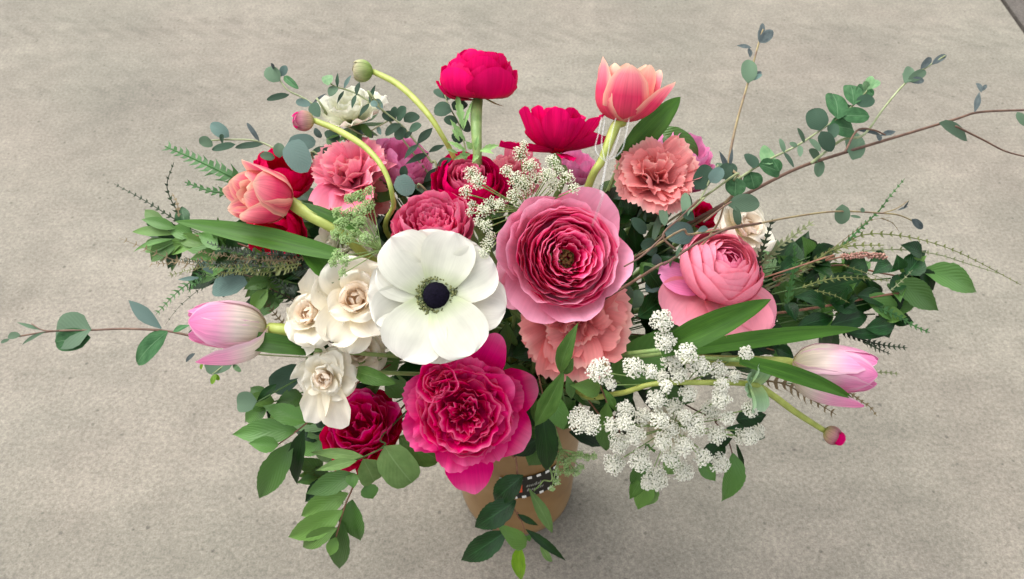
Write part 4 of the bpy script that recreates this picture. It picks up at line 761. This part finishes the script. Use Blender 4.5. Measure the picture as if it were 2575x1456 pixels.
LG = 'glossy leaved branches'
def lbranch(label, T, path, leaves, stem='stem_br', leafm='gloss', r=(3.2, 2), off=(.05, .0), serr=.11, name='leafy_branch', cat='leafy branch', **kw):
    return twig(name, label, cat, T, path, leaves, stem, leafm, r, off, 'leaf', LG, serr=serr, sf=13, fold=.26, arch=24, **kw)
lbranch('glossy dark leaved branch at lower left, below the cream blossoms', TH, [(760, 280), (640, 400), (545, 490), (380, 612)],
    [(575, 455, 298, 350, 130), (520, 505, 100, 535, 160), (400, 600, 205, 590, 105), (340, 610, 285, 640, 50), (495, 580, 278, 945, 170), (565, 500, 520, 860, 115, 'gloss_d'), (560, 300, 380, 340, 130), (640, 450, 560, 400, 90), (700, 480, 640, 440, 60, 'gloss_d')])
lbranch('eucalyptus leaves peeping out left of the lowest cream blossom', TH, [(700, 150), (560, 170), (420, 240), (260, 330)],
    [(570, 95, 358, 245, 140, 'euc_d', 'oval'), (385, 215, 255, 335, 62, 'gloss_d'), (262, 320, 135, 335, 118, 'euc', 'round')], 'stem_dk', serr=0)
lbranch('glossy leaved branch hanging lowest on the left', TH, [(1000, 560), (940, 690), (870, 880), (820, 1000), (765, 1190)],
    [(895, 790, 570, 915, 140), (845, 910, 543, 1055, 150, 'gloss_l'), (810, 1020, 458, 1190, 160, 'gloss_l'), (775, 1130, 553, 1255, 110, 'gloss_l'), (870, 950, 925, 1212, 170), (810, 1090, 790, 1392, 140), (768, 1190, 725, 1310, 80, 'gloss_l'), (960, 850, 1005, 945, 115), (880, 780, 880, 880, 90)])
lbranch('branch with pale undersides of leaves below the magenta bloom', TH, [(1120, 480), (1080, 600), (960, 670), (880, 700)],
    [(950, 680, 600, 650, 70, 'under'), (900, 700, 635, 765, 70, 'under'), (940, 690, 1010, 835, 150, 'under', 'round'), (1075, 610, 1255, 845, 210, 'under', 'round'), (1170, 550, 1430, 700, 170, 'sage', 'oval')], 'stem_dk', serr=.03)
lbranch('dark leaved branch hanging in front of the vase', TI, [(900, 330), (930, 450), (945, 700), (905, 830), (960, 960)],
    [(990, 590, 748, 808, 200, 'gloss_b'), (930, 800, 580, 1030, 210, 'gloss_b'), (860, 1050, 468, 1303, 200, 'gloss_b'), (1010, 1190, 752, 980, 150, 'gloss_l'), (965, 1170, 975, 1470, 125, 'yleaf'), (1010, 1040, 1350, 1308, 75, 'gloss_d'), (945, 915, 1120, 1010, 55, 'gloss_d'), (1060, 1090, 1020, 1130, 50, 'gloss'), (1130, 1150, 1235, 1310, 60, 'under')], off=(.07, .05), side=[[(945, 900), (1000, 1050), (985, 1180)]])
lbranch('pale soft curved leaf against the front of the vase', TI, [(1200, 500), (1150, 640), (1080, 720)],
    [(1040, 705, 1235, 1075, 105, 'under', 'lance')], 'stem_g', serr=0, off=(.09, .085))
lbranch('long dark leaves hanging between the hot pink rose and the lace', TI, [(1120, -260), (1150, -100), (1170, 40)],
    [(1140, 20, 1185, 565, 190, 'gloss_d'), (1230, -60, 1315, 205, 160, 'gloss_l'), (1100, -60, 1085, 150, 60, 'sage')], off=(.06, .05))
lbranch('sage green pointed leaves between the lower carnation and the lace', TE, [(1560, 1150), (1590, 1020), (1585, 930)],
    [(1580, 940, 1690, 638, 100, 'sage', 'lance'), (1600, 935, 1428, 1265, 120, 'sage', 'lance'), (1545, 1060, 1600, 1285, 130, 'gloss', 'lance'), (1610, 950, 1660, 850, 60, 'sage', 'lance'), (1620, 960, 1650, 1100, 60, 'gloss', 'lance')], 'stem_dk', serr=.03, off=(.03, .005))
lbranch('bright green leaf pointing left at the upper left of the lace', TE, [(1900, 1300), (1860, 1120), (1820, 1020)],
    [(1822, 1030, 1635, 1015, 120, 'gloss_l'), (1840, 1040, 1920, 1180, 50, 'sage', 'lance'), (1860, 1120, 1810, 1300, 90, 'gloss_l')], 'stem_br', serr=.03, off=(.03, .01))
lbranch('dark glossy branch filling the right behind the tulip', TL, [(-60, 740), (0, 720), (250, 690), (470, 655), (650, 620), (850, 585), (1000, 578)],
    [(440, 640, 240, 600, 120, 'gloss_b'), (400, 560, 690, 480, 150, 'gloss_d'), (480, 640, 660, 690, 110, 'gloss_b'), (270, 790, 500, 730, 110, 'gloss_b'), (480, 780, 720, 720, 130, 'gloss_b'), (650, 590, 830, 640, 120, 'gloss_b'), (690, 600, 930, 755, 150, 'gloss'), (700, 800, 890, 770, 120, 'gloss_b'), (590, 830, 830, 850, 70, 'gloss_b'), (890, 500, 1165, 690, 170, 'gloss'), (860, 560, 960, 460, 100, 'gloss_b'), (200, 640, 260, 760, 90, 'gloss_b'), (90, 720, 110, 790, 80, 'gloss_d'), (40, 800, 190, 830, 90, 'gloss_d')], off=(.06, .02), r=(4.6, 3.2))
lbranch('upper glossy branch with the largest dark leaves at the right', TL, [(0, 560), (120, 480), (330, 430), (560, 400), (800, 450), (960, 470), (1060, 430)],
    [(1060, 430, 1410, 575, 175, 'gloss'), (1040, 440, 1130, 560, 120, 'gloss_d'), (1060, 330, 920, 270, 110, 'gloss_b'), (960, 460, 1060, 330, 150, 'gloss_b'), (910, 430, 900, 330, 100, 'gloss_b'), (860, 390, 740, 460, 120, 'gloss_b'), (820, 320, 720, 380, 80, 'gloss_b'), (700, 370, 570, 440, 130, 'gloss_d'), (410, 350, 300, 480, 110, 'gloss_b'), (260, 370, 140, 460, 110, 'gloss_b'), (400, 450, 300, 510, 80, 'gloss_d'), (560, 440, 610, 530, 90, 'gloss_d'), (990, 470, 880, 520, 90, 'gloss_b')], off=(.06, .02), r=(3.4, 2.2))
lbranch('dark leaves behind the stem of the right tulip', TL, [(-120, 900), (0, 910), (120, 940)],
    [(130, 930, 250, 990, 90, 'gloss_b'), (0, 900, 130, 960, 80, 'gloss_d'), (-80, 860, 60, 850, 90, 'gloss_d'), (-200, 900, -60, 960, 120, 'gloss_d')], off=(.06, .05))
lbranch('pointed bright leaves at the far left above the dark fronds', TK, [(1600, 520), (1250, 420), (900, 350), (620, 330), (480, 250)],
    [(700, 340, 255, 315, 120, 'gloss_l', 'lance'), (640, 300, 390, 80, 150, 'gloss_l', 'lance'), (720, 280, 350, 180, 130, 'gloss'), (980, 400, 570, 560, 190, 'gloss_l'), (900, 330, 640, 300, 170, 'gloss'), (700, 390, 265, 530, 60, 'gloss', 'lance'), (1020, 440, 720, 360, 150, 'gloss_l'), (1200, 430, 1480, 560, 180, 'gloss'), (1150, 480, 1000, 330, 120, 'gloss'), (1500, 520, 1680, 600, 140, 'gloss_d'), (1750, 800, 1980, 760, 130, 'gloss_d'), (2000, 620, 1780, 560, 120, 'gloss_d')], serr=0, off=(.06, .03))
lbranch('dark toothed leaves hanging at the lower right under the lace', TF, [(950, 850), (1060, 920), (1130, 1020), (1160, 1110)],
    [(1160, 1100, 1090, 1395, 150, 'gloss'), (1100, 1020, 950, 1200, 120, 'gloss_d'), (1180, 900, 1365, 870, 130, 'gloss_b'), (1060, 1040, 1160, 1010, 70, 'gloss_d'), (1180, 1040, 1225, 1210, 30, 'gloss_d', 'lance'), (1120, 950, 1360, 1010, 90, 'gloss_b'), (960, 1150, 1060, 1270, 90, 'gloss')], 'stem_red', off=(.07, .05), r=(2.6, 1.8))
lbranch('green leaves hanging below the middle of the lace', TF, [(640, 950), (640, 1050), (620, 1130)],
    [(620, 1130, 560, 1310, 130, 'gloss'), (640, 1200, 540, 1380, 90, 'sage'), (650, 1240, 590, 1440, 120, 'gloss_l'), (700, 1290, 620, 1420, 100, 'under'), (420, 830, 400, 1090, 130, 'gloss'), (660, 900, 690, 1100, 120, 'gloss'), (830, 1120, 760, 1230, 110, 'under')], 'stem_dk', off=(.07, .06))

# tulip leaves
def tleaf(label, T, b, t, wd, o0, o1, arch=16, fold=.25, mat='tleaf', mid=None):
    a, bb = into_vase(); root = thing('tulip_leaf', label, 'leaf', bb, 'tulip leaves')
    p0 = P(*T(*b), o0); tube('sheath', [p0, p0.lerp(a, .5), a, bb], lambda f: 6 * kpx(*T(*b)), M['stem_g'], root, n=5)
    leaf(root, T, b, t, wd, mat, 'strap', o0, o1, arch=arch, fold=fold, nu=9, nv=16, tilt=.1, name='blade', twist=14)
tleaf('long tulip leaf pointing left under the double tulip', DD, (845, 640), (440, 556), 50, .012, -.004)
tleaf('short tulip leaf tip rising behind the tall cream blossom', DD, (850, 700), (754, 608), 60, .02, .012)
tleaf('slim leaf running beside the double tulip stem', DD, (900, 580), (742, 508), 26, .03, .02)
tleaf('curved tulip leaf below the pale left tulip', DD, (790, 880), (522, 850), 46, .02, .002, arch=24)
tleaf('broad tulip leaf under the salmon ranunculus at right', DD, (1660, 880), (1940, 752), 66, .006, -.034)
tleaf('long curved tulip leaf reaching right above the right tulip', DD, (1700, 885), (2166, 826), 40, .008, -.006, arch=12)
tleaf('narrow tulip leaf crossing in front of the right tulip', DD, (1860, 905), (2145, 1002), 38, -.006, -.036)
tleaf('tulip leaf standing behind the upright salmon tulip', DD, (1560, 410), (1712, 243), 60, .05, .03)
tleaf('broad dark leaf arching behind the lilac bloom at upper right', DD, (1650, 340), (1758, 402), 58, .06, .06, arch=45, mat='gloss')
tleaf('green leaf curling under the shaded cream blossom', DD, (900, 935), (998, 965), 40, .03, .02, arch=40, mat='sage')
tleaf('dark leaf filling the gap left of the white lace', DD, (1560, 960), (1690, 830), 110, .05, .04, mat='gloss')

# toothed fronds
def frond(root, pts3, k, n, tl, tw, mat, both=True, rev=False, name='frond', taper=True, sw=.62):
    c = catmull(pts3, 10); m = len(c); V = []; F = []
    cum = [0]
    for i in range(1, m): cum.append(cum[-1] + (c[i] - c[i - 1]).length)
    def at(t):
        d = t * cum[-1]
        for i in range(1, m):
            if cum[i] >= d:
                f = (d - cum[i - 1]) / max(1e-9, cum[i] - cum[i - 1]); return c[i - 1].lerp(c[i], f), (c[i] - c[i - 1]).normalized()
        return c[-1], (c[-1] - c[-2]).normalized()
    V, F = tube_data(c, lambda f: tw * .36 * k * (1.1 - .7 * f), sides=5, smooth=False)
    hint = (-FWD + Vector((0, 0, .5)) + RIGHT * random.uniform(-.5, .5)).normalized()
    for i in range(n):
        t = (i + .3) / n; p, d = at(t); s = (1 - .55 * t) if taper else 1; s *= min(1, .5 + t * 4)
        for sg in ((1, -1) if both else (1,)):
            ra = random.uniform(-1.2, 1.2) if sw >= .9 else random.uniform(-.25, .25)
            sd_ = (d.cross(hint).normalized() * math.cos(ra) + hint * math.sin(ra)).normalized() * sg
            if sw >= .9: p = p + d * random.uniform(-1, 1) * tl * .12 * k
            L = tl * k * s * random.uniform(.85, 1.12); wd = tw * 1.45 * k * s
            tip = p + sd_ * L * (1.2 - .6 * sw) * random.uniform(.6, 1.05) + d * L * sw + hint * L * random.uniform(-.15, .3)
            b0 = p - d * wd * .6; b1 = p + d * wd * .6; midp = p + sd_ * L * .45 + d * L * .18
            q0 = midp - d * wd * .42; q1 = midp + d * wd * .42; lift = hint * wd * .2
            o = len(V); V += [b0, b1, q1 + lift, q0 + lift, tip]; F += [(o, o + 1, o + 2, o + 3), (o + 3, o + 2, o + 4)]
    o = mesh_obj(name, V, F, M[mat], root, smooth=False); return o
def fr(label, T, path, n, tl, tw, mat, off=(.03, .0), inner=True, extra=(), group='toothed fronds', stem='stem_br', both=True, sw=.62):
    a, b = into_vase(); root = thing('grevillea_sprig', label, 'foliage', b, group)
    m = len(path); pts = [P(*T(*p), off[0] + (off[1] - off[0]) * i / (m - 1)) for i, p in enumerate(path)]; k = kpx(*T(*path[m // 2])) * T.k
    tube('stem', [b, a, pts[0].lerp(a, .3), pts[0]], 1.7 * kpx(*T(*path[0])), M['stem_dk' if stem == 'stem_br' else stem], root, sides=5, n=5)
    frond(root, pts, k, n, tl, tw, mat, both, sw=sw)
    for (pp, n2, tl2, tw2, m2) in extra:
        q = [P(*T(*p), off[1] + .004) for p in pp]; frond(root, q, k, n2, tl2, tw2, m2 or mat, both, sw=sw)
    return root
fr('bright green toothed frond at upper left beside the double tulip', DD, [(620, 462), (590, 448), (500, 405), (415, 368)], 14, 46, 13, 'grev', (.05, .01))
fr('small green frond curling left behind the double tulip', DD, [(640, 492), (590, 486), (530, 480), (465, 458)], 10, 26, 12, 'grev', (.05, .02))
fr('thin dark upright frond at the far left', DD, [(480, 580), (445, 530), (420, 470), (437, 408)], 11, 15, 6, 'grev_d', (.05, .02), extra=[([(450, 545), (445, 510), (432, 485)], 5, 12, 5, 'grev_b')])
fr('thin dark frond reaching the upper far left', DD, [(480, 575), (430, 545), (360, 502), (287, 462)], 13, 16, 5, 'grev_d', (.05, .01))
fr('wiry frond pointing left below the bright pointed leaves', TK, [(1100, 700), (800, 640), (560, 560), (350, 470), (120, 380)], 9, 130, 14, 'grev_b', (.05, .01))
fr('thick brownish frond lying level under the long tulip leaf', TK, [(2100, 590), (1700, 640), (1300, 640), (1000, 620), (700, 640), (450, 660)], 44, 150, 16, 'grev_b', (.05, .01), sw=1.0, extra=[([(2050, 650), (1700, 690), (1300, 700), (1000, 690), (640, 780)], 40, 140, 16, 'grev_o'), ([(2000, 620), (1600, 610), (1250, 570), (950, 520)], 36, 130, 16, 'grev_b'), ([(1950, 560), (1600, 560), (1300, 500), (1050, 430)], 30, 130, 20, 'grev_d'), ([(1800, 700), (1400, 660), (1000, 650), (760, 600)], 30, 140, 18, 'grev_d'), ([(2000, 690), (1700, 740), (1400, 740), (1150, 770)], 30, 130, 16, 'grev_o')])
fr('dark green frond layer under the brownish left frond', TK, [(2080, 700), (1800, 730), (1500, 740), (1200, 760), (950, 770)], 34, 130, 22, 'grev_d', (.06, .03), sw=.9, extra=[([(1900, 650), (1500, 690), (1150, 720)], 28, 130, 22, 'grev'), ([(1900, 600), (1500, 620), (1100, 600)], 28, 130, 24, 'grev_d'), ([(2000, 560), (1600, 530), (1200, 480)], 26, 130, 24, 'grev_d')])
fr('green frond drooping left of the pale left tulip', TK, [(1100, 720), (900, 830), (720, 970), (510, 1190)], 13, 130, 22, 'grev', (.06, .02), extra=[([(980, 780), (930, 860), (850, 960)], 5, 80, 16, 'grev')])
fr('bare dark wiry twig crossing above the pale left tulip', TK, [(1150, 800), (1000, 900), (830, 1040), (720, 1150), (610, 1300)], 7, 50, 10, 'grev_d', (.05, .02), extra=[([(1000, 780), (1000, 880), (1010, 960)], 3, 30, 8, 'grev_d')])
fr('blackish frond in the gap right of the pale left tulip', TK, [(2100, 1150), (1950, 1040), (1800, 960), (1650, 970)], 8, 150, 26, 'grev_d', (.06, .04), extra=[([(1920, 950), (1800, 840), (1680, 770)], 7, 110, 24, 'grev_d'), ([(1900, 1330), (1720, 1120), (1560, 880), (1500, 800)], 12, 90, 16, 'grev_b')])
fr('bright green frond tip standing up at the right', TL, [(560, 270), (760, 80), (800, 40), (850, -30), (950, -150)], 15, 40, 15, 'grev', (.03, .0), stem='stem_br')
fr('pale grey frond right of the small cream rose', TL, [(0, 460), (60, 370), (150, 280), (260, 200), (370, 122)], 12, 75, 24, 'grev_p', (.045, .01))
fr('near black frond in front of the small cream rose', TL, [(-10, 520), (20, 380), (60, 260), (110, 105)], 11, 62, 26, 'grev_d', (.03, .0))
fr('short dark green frond rising among the right leaves', TL, [(200, 640), (230, 500), (255, 380), (245, 270)], 10, 60, 24, 'grev', (.03, .01))
fr('long arching olive frond curving down to the right edge', TL, [(60, 540), (280, 430), (480, 330), (660, 215), (860, 205), (1100, 250), (1340, 340), (1690, 525)], 30, 48, 15, 'grev_o', (.05, .0))
fr('lower arching olive frond parallel to the long one at right', TL, [(60, 560), (400, 400), (650, 320), (900, 300), (1150, 330), (1350, 390), (1560, 455)], 26, 46, 15, 'grev_p', (.05, .0))
fr('olive frond with upright teeth pointing right over the seed spike', TL, [(150, 500), (400, 360), (500, 300), (640, 275), (820, 272)], 14, 62, 20, 'grev_o', (.045, .0), extra=[([(500, 300), (600, 260), (650, 230)], 4, 40, 14, 'grev_o')])
fr('rusty forked twig tip above the arching fronds at right', TL, [(250, 440), (450, 320), (600, 210), (720, 120), (870, 95)], 4, 20, 8, 'grev_b', (.045, .0), extra=[([(800, 100), (870, 130), (915, 185)], 4, 18, 8, 'grev_b')])
fr('green frond pointing down right below the glossy leaves', TL, [(720, 640), (900, 720), (1000, 780), (1108, 828)], 12, 60, 20, 'grev', (.03, .01))
fr('dark frond behind the tip of the right tulip', TL, [(520, 800), (650, 860), (800, 905), (965, 925)], 14, 64, 20, 'grev_d', (.05, .03), extra=[([(700, 890), (780, 930), (860, 965)], 6, 46, 16, 'grev_d')])
fr('faded frond tip right of the right tulip', TL, [(600, 1050), (720, 1080), (820, 1080), (915, 1090)], 10, 44, 16, 'grev_p', (.05, .03))
fr('brown frond under the right tulip and bud stem', TL, [(60, 1130), (200, 1160), (320, 1230), (420, 1290), (515, 1350)], 10, 110, 18, 'grev_b', (.05, .02))
fr('tiny drooping frond tip below the right tulip', TL, [(560, 1180), (670, 1260), (730, 1300), (775, 1360)], 8, 40, 14, 'grev_b', (.05, .03))
fr('fine frond crossing the glossy leaves at right', TL, [(300, 540), (420, 500), (540, 480), (650, 480), (860, 500)], 14, 40, 14, 'grev_o', (.02, .01), extra=[([(380, 560), (500, 590), (600, 640)], 6, 30, 10, 'grev_o'), ([(860, 560), (930, 500), (1000, 430)], 5, 30, 10, 'grev_p'), ([(560, 400), (680, 440), (800, 480)], 5, 24, 10, 'grev_o')])
def seed_spike():
    a, b = into_vase(); root = thing('seed_spike', 'pinkish brown seed spike lying across the fronds at right', 'foliage', b)
    path = [(300, 400), (450, 370), (560, 345), (690, 335), (820, 345)]; pts = [P(*TL(*p), .0) for p in path]; k = kpx(*TL(600, 340))
    tube('stem', [b, a] + pts, 2.2 * k, M['stem_br'], root, sides=5)
    c = catmull(pts[2:], 12); ps = []; rs = []
    for p in c:
        for j in range(7):
            v = Vector(rng.normal(size=3)).normalized(); ps.append(p + v * 7 * k); rs.append(rng.uniform(2, 3.4) * k)
    o = nub_cluster('seeds', root, Matrix.Identity(4), 1, ps, rs, M['seed'], kind='stuff')
seed_spike()

# feathery leaves on the stem of the top ranunculus
for (b, t, wd) in (((660, 700), (775, 665), 40), ((650, 700), (740, 720), 30), ((600, 690), (560, 640), 40), ((560, 640), (460, 500), 34), ((560, 700), (440, 640), 30), ((590, 720), (480, 760), 36), ((540, 560), (500, 330), 46), ((545, 570), (610, 370), 22), ((640, 730), (600, 780), 30), ((620, 700), (640, 600), 26), ((520, 640), (470, 560), 26), ((510, 720), (430, 690), 22), ((560, 760), (540, 690), 30), ((500, 340), (400, 280), 18)):
    leaf(top_ran, TB, b, t, wd, 'frill', 'lance', .028, .02, serr=.5, sf=5, fold=.3, arch=20)

# ------------------------------------------------------------------ lace flowers
STAR = None
def floret(V, F, p, nrm, r):
    z = nrm.normalized(); x = z.orthogonal().normalized(); y = z.cross(x); o = len(V); a0 = random.random() * 6.28
    V.append(p + z * r * .25)
    for i in range(10):
        a = a0 + i * math.pi / 5; rr = r if i % 2 == 0 else r * .55
        V.append(p + (x * math.cos(a) + y * math.sin(a)) * rr + z * r * (.12 if i % 2 == 0 else -.15))
    for i in range(10): F.append((o, o + 1 + i, o + 1 + (i + 1) % 10))
def lace(label, T, hub, hub_off, umb, mat, stem='stem_g', fr_=3.2, dens=1.0, off=-.005, group='lace flowers', dirb=None, raym=None, thick=1.0, flat=.55):
    a, b = into_vase(); hp = P(*T(*hub), hub_off); k0 = kpx(*T(*hub), hub_off)
    root = thing('lace_flower', label, 'lace flower', b, group)
    tube('stem', [hp, hp.lerp(a, .5), a, b], 6 * k0, M[stem], root, n=5)
    for (ux, uy, ur) in umb:
        x, y = T(ux, uy); k = kpx(x, y); r = ur * T.k * k
        oo = off + random.uniform(-.012, .010); c = P(x, y, oo)
        ax = ((c - hp).normalized() * .35 + (-FWD) * .85 + Vector((0, 0, .35))).normalized()
        base = c - ax * r * 1.1
        tube('ray', [hp, hp.lerp(base, .5) - ax * r * .2, base], 1.6 * k * thick, M[raym or stem], root, sides=4, n=4)
        xx = ax.orthogonal().normalized(); yy = ax.cross(xx); V = []; F = []; V2 = []; F2 = []
        n = int(dens * 1.5 * (ur * T.k / fr_) ** 2) + 8
        for i in range(n):
            t = math.sqrt((i + .5) / n); ph = i * 2.39996 + random.uniform(-.25, .25); rr = r * t * random.uniform(.88, 1.08) * (1 + .07 * math.sin(3 * ph + ur) + .06 * math.sin(5 * ph + ur * 2))
            h = r * flat * (1 - t * t) + random.uniform(-.16, .12) * r + .10 * r * math.sin(4 * ph) * t
            p = c + (xx * math.cos(ph) + yy * math.sin(ph)) * rr + ax * h
            nr = (ax + (xx * math.cos(ph) + yy * math.sin(ph)) * t * .8)
            floret(V, F, p, nr + Vector(rng.normal(size=3)) * .25, fr_ * k * random.uniform(.75, 1.2))
            if i % 2 == 0:
                q0 = base; o = len(V2); sdv = (p - q0).cross(FWD).normalized() * .5 * k; sdw = (p - q0).cross(sdv).normalized() * .5 * k
                V2 += [q0 + sdv, q0 - sdv, q0 + sdw, p + sdv, p - sdv, p + sdw]; F2 += [(o, o + 1, o + 4, o + 3), (o + 1, o + 2, o + 5, o + 4), (o + 2, o, o + 3, o + 5)]
        u = mesh_obj('umbellet', V, F, M[mat], root, smooth=False); u['kind'] = 'stuff'
        s = mesh_obj('pedicels', V2, F2, M[raym or stem], root, smooth=False); s['kind'] = 'stuff'
U1 = [(735, 305, 70), (755, 430, 66), (795, 545, 64), (885, 500, 64), (965, 580, 62), (1075, 600, 56), (565, 585, 66), (665, 610, 46), (740, 640, 44), (840, 630, 55), (1170, 640, 40), (360, 605, 76), (430, 690, 34), (1095, 690, 46), (1240, 500, 44)]
U2 = [(1090, 775, 60), (890, 740, 55), (760, 700, 40), (700, 780, 60), (815, 825, 55), (620, 880, 54), (515, 840, 56), (440, 935, 54), (720, 900, 56), (790, 960, 56), (930, 935, 70), (1025, 845, 62), (1130, 890, 46), (1065, 990, 60), (1210, 1000, 48), (1260, 1000, 55), (1315, 970, 46), (250, 900, 80), (310, 930, 64), (575, 995, 60), (480, 1040, 66), (740, 1030, 54), (865, 1060, 60), (790, 1130, 58), (980, 1125, 54), (1085, 1160, 62), (605, 1145, 70), (450, 1165, 66), (700, 1250, 76), (650, 1280, 46), (865, 1210, 62), (1265, 835, 52), (870, 880, 46), (520, 920, 50)]
lace('upper white lace flower umbel right of the lower salmon carnation', TF, (880, 680), .045, U1, 'lace', fr_=3.2, dens=1.7)
lace('large white lace flower umbel, lowest on the right', TF, (800, 940), .05, U2, 'lace', fr_=3.2, dens=1.7)
U3 = [(600, 850, 60), (640, 900, 55), (560, 960, 45), (600, 1040, 30), (820, 830, 45), (910, 720, 60), (930, 660, 30), (970, 800, 60), (880, 880, 60), (930, 920, 70), (870, 990, 60), (1010, 880, 55), (1080, 860, 60), (1110, 770, 50), (1150, 830, 45), (1120, 920, 55), (1210, 870, 50), (1250, 940, 40), (720, 1050, 62), (670, 1080, 50), (590, 1090, 34), (780, 1040, 40), (690, 1180, 45), (640, 1150, 34), (700, 1290, 45), (720, 1240, 34), (680, 1350, 40)]
lace('cream lace flower sprinkled with tiny florets behind the largest ranunculus', TB, (950, 1080), .05, U3, 'lace_c', fr_=2.3, dens=.62, raym='stem_g', off=.012, flat=.8)
U4 = [(905, 495, 20), (925, 520, 20), (880, 500, 16), (880, 540, 20), (850, 535, 16), (858, 565, 20), (845, 590, 16), (870, 600, 18), (905, 560, 20), (890, 590, 16), (850, 640, 16), (838, 660, 14), (868, 655, 16), (862, 685, 12), (930, 480, 14), (905, 530, 18), (920, 600, 18)]
lace('feathery green lace flower left of the coral rose', DD, (960, 628), .01, U4, 'lace_g', fr_=2.6, dens=1.0, raym='stem_g', off=-.006, thick=.8, flat=.9)
U5 = [(1280, 430, 50), (1340, 480, 56), (1400, 440, 50), (1460, 420, 44), (1520, 440, 40), (1580, 430, 36), (1360, 550, 56), (1430, 560, 46), (1280, 560, 44), (1270, 640, 40), (1230, 700, 30), (1470, 520, 36)]
lace('small green lace clump hanging beside the label of the vase', TI, (1300, 370), .055, U5, 'lace_g', fr_=2.4, dens=1.0, raym='stem_g', off=.05, flat=.9)

# ------------------------------------------------------------------ clear plastic pick
def pick():
    m, n, b = nmat('clear_plastic'); b.inputs['Roughness'].default_value = .08; b.inputs['Base Color'].default_value = (.8, .8, .8, 1); b.inputs['Specular IOR Level'].default_value = .8; b.inputs['Alpha'].default_value = .16; b.inputs['Base Color'].default_value = (.62, .62, .62, 1)
    a, bb = into_vase(); root = thing('card_pick', 'clear plastic forked card pick in front of the upright salmon tulip stem', 'plastic pick', bb)
    k = kpx(1530, 380); O = .0
    def pt(x, y): return P(*TJ(x, y), O)
    tube('shaft', [pt(368, 560), pt(340, 720), pt(310, 880), pt(285, 1040), a, bb], 3.4 * k, m, root, sides=8)
    for pp in ([(350, 600), (285, 540), (262, 470), (290, 350), (318, 205)], [(345, 590), (330, 520), (318, 420), (345, 230)], [(368, 580), (392, 430), (425, 290), (445, 215)], [(385, 590), (455, 550), (505, 490), (535, 375), (565, 222)], [(380, 580), (420, 520), (462, 400), (490, 300)]):
        tube('prong', [pt(*p) for p in pp], 2.2 * k, m, root, sides=8)
pick()

# ------------------------------------------------------------------ dark leaves deep inside the bouquet
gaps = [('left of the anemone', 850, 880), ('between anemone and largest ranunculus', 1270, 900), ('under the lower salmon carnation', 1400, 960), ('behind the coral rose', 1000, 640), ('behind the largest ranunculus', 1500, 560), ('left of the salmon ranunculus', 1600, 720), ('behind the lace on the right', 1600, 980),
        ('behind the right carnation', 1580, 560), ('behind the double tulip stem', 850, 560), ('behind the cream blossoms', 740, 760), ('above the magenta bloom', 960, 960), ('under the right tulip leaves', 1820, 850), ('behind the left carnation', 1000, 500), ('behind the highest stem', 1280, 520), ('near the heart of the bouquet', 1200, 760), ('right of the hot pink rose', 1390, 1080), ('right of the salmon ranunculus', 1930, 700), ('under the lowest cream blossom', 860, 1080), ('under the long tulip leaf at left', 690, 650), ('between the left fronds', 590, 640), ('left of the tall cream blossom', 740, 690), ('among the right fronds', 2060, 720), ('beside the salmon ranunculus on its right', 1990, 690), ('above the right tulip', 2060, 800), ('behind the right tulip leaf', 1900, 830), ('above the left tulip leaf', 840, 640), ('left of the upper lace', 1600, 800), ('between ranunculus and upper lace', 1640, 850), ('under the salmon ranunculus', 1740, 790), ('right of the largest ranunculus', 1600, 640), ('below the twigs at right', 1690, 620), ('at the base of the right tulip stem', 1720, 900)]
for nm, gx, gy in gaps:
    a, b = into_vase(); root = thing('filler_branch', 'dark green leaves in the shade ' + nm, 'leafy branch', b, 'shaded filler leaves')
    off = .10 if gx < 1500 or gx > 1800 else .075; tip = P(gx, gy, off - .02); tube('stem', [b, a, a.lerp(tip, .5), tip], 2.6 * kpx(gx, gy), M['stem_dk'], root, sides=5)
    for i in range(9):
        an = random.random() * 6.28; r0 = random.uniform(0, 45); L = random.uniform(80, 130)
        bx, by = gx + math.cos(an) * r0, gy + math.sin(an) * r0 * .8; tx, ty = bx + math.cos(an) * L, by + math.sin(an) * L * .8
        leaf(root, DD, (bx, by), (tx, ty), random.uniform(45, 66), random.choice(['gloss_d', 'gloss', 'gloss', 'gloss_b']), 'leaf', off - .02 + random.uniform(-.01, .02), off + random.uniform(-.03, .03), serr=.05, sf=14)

# ------------------------------------------------------------------ fuller outer foliage
outer = [('among the right fronds near the salmon ranunculus', 2030, 660, 30), ('middle of the right foliage', 2130, 700, 20), ('right foliage above the tulip tip', 2200, 790, 10), ('right foliage below the seed spike', 2240, 700, 0), ('right foliage above the long tulip leaf', 2080, 770, 40),
         ('far left under the pointed leaves', 470, 600, 170), ('left under the long tulip leaf', 590, 640, 180), ('left between frond and cream blossoms', 690, 700, 200), ('lower left beside the cream blossoms', 690, 1010, 210), ('lower left above the hanging branch', 840, 1190, 250)]
for nm, gx, gy, an0 in outer:
    a, b = into_vase(); root = thing('leafy_branch', 'toothed green leaves ' + nm, 'leafy branch', b, 'glossy leaved branches')
    off = .045; tip = P(gx, gy, off); tube('stem', [b, a, a.lerp(tip, .5) + Vector((0, 0, .01)), tip], 2.2 * kpx(gx, gy), M['stem_dk'], root, sides=5)
    for i in range(8):
        an = math.radians(an0 + random.uniform(-95, 95)); r0 = random.uniform(0, 40); L = random.uniform(62, 100)
        bx, by = gx + math.cos(an) * r0, gy - math.sin(an) * r0 * .8; tx, ty = bx + math.cos(an) * L, by - math.sin(an) * L * .75
        leaf(root, DD, (bx, by), (tx, ty), random.uniform(34, 50), random.choice(['gloss', 'gloss', 'gloss_b', 'gloss_l', 'gloss_d']), 'leaf', off + random.uniform(-.01, .015), off + random.uniform(-.03, .02), serr=.11, sf=13, fold=.26, arch=24)
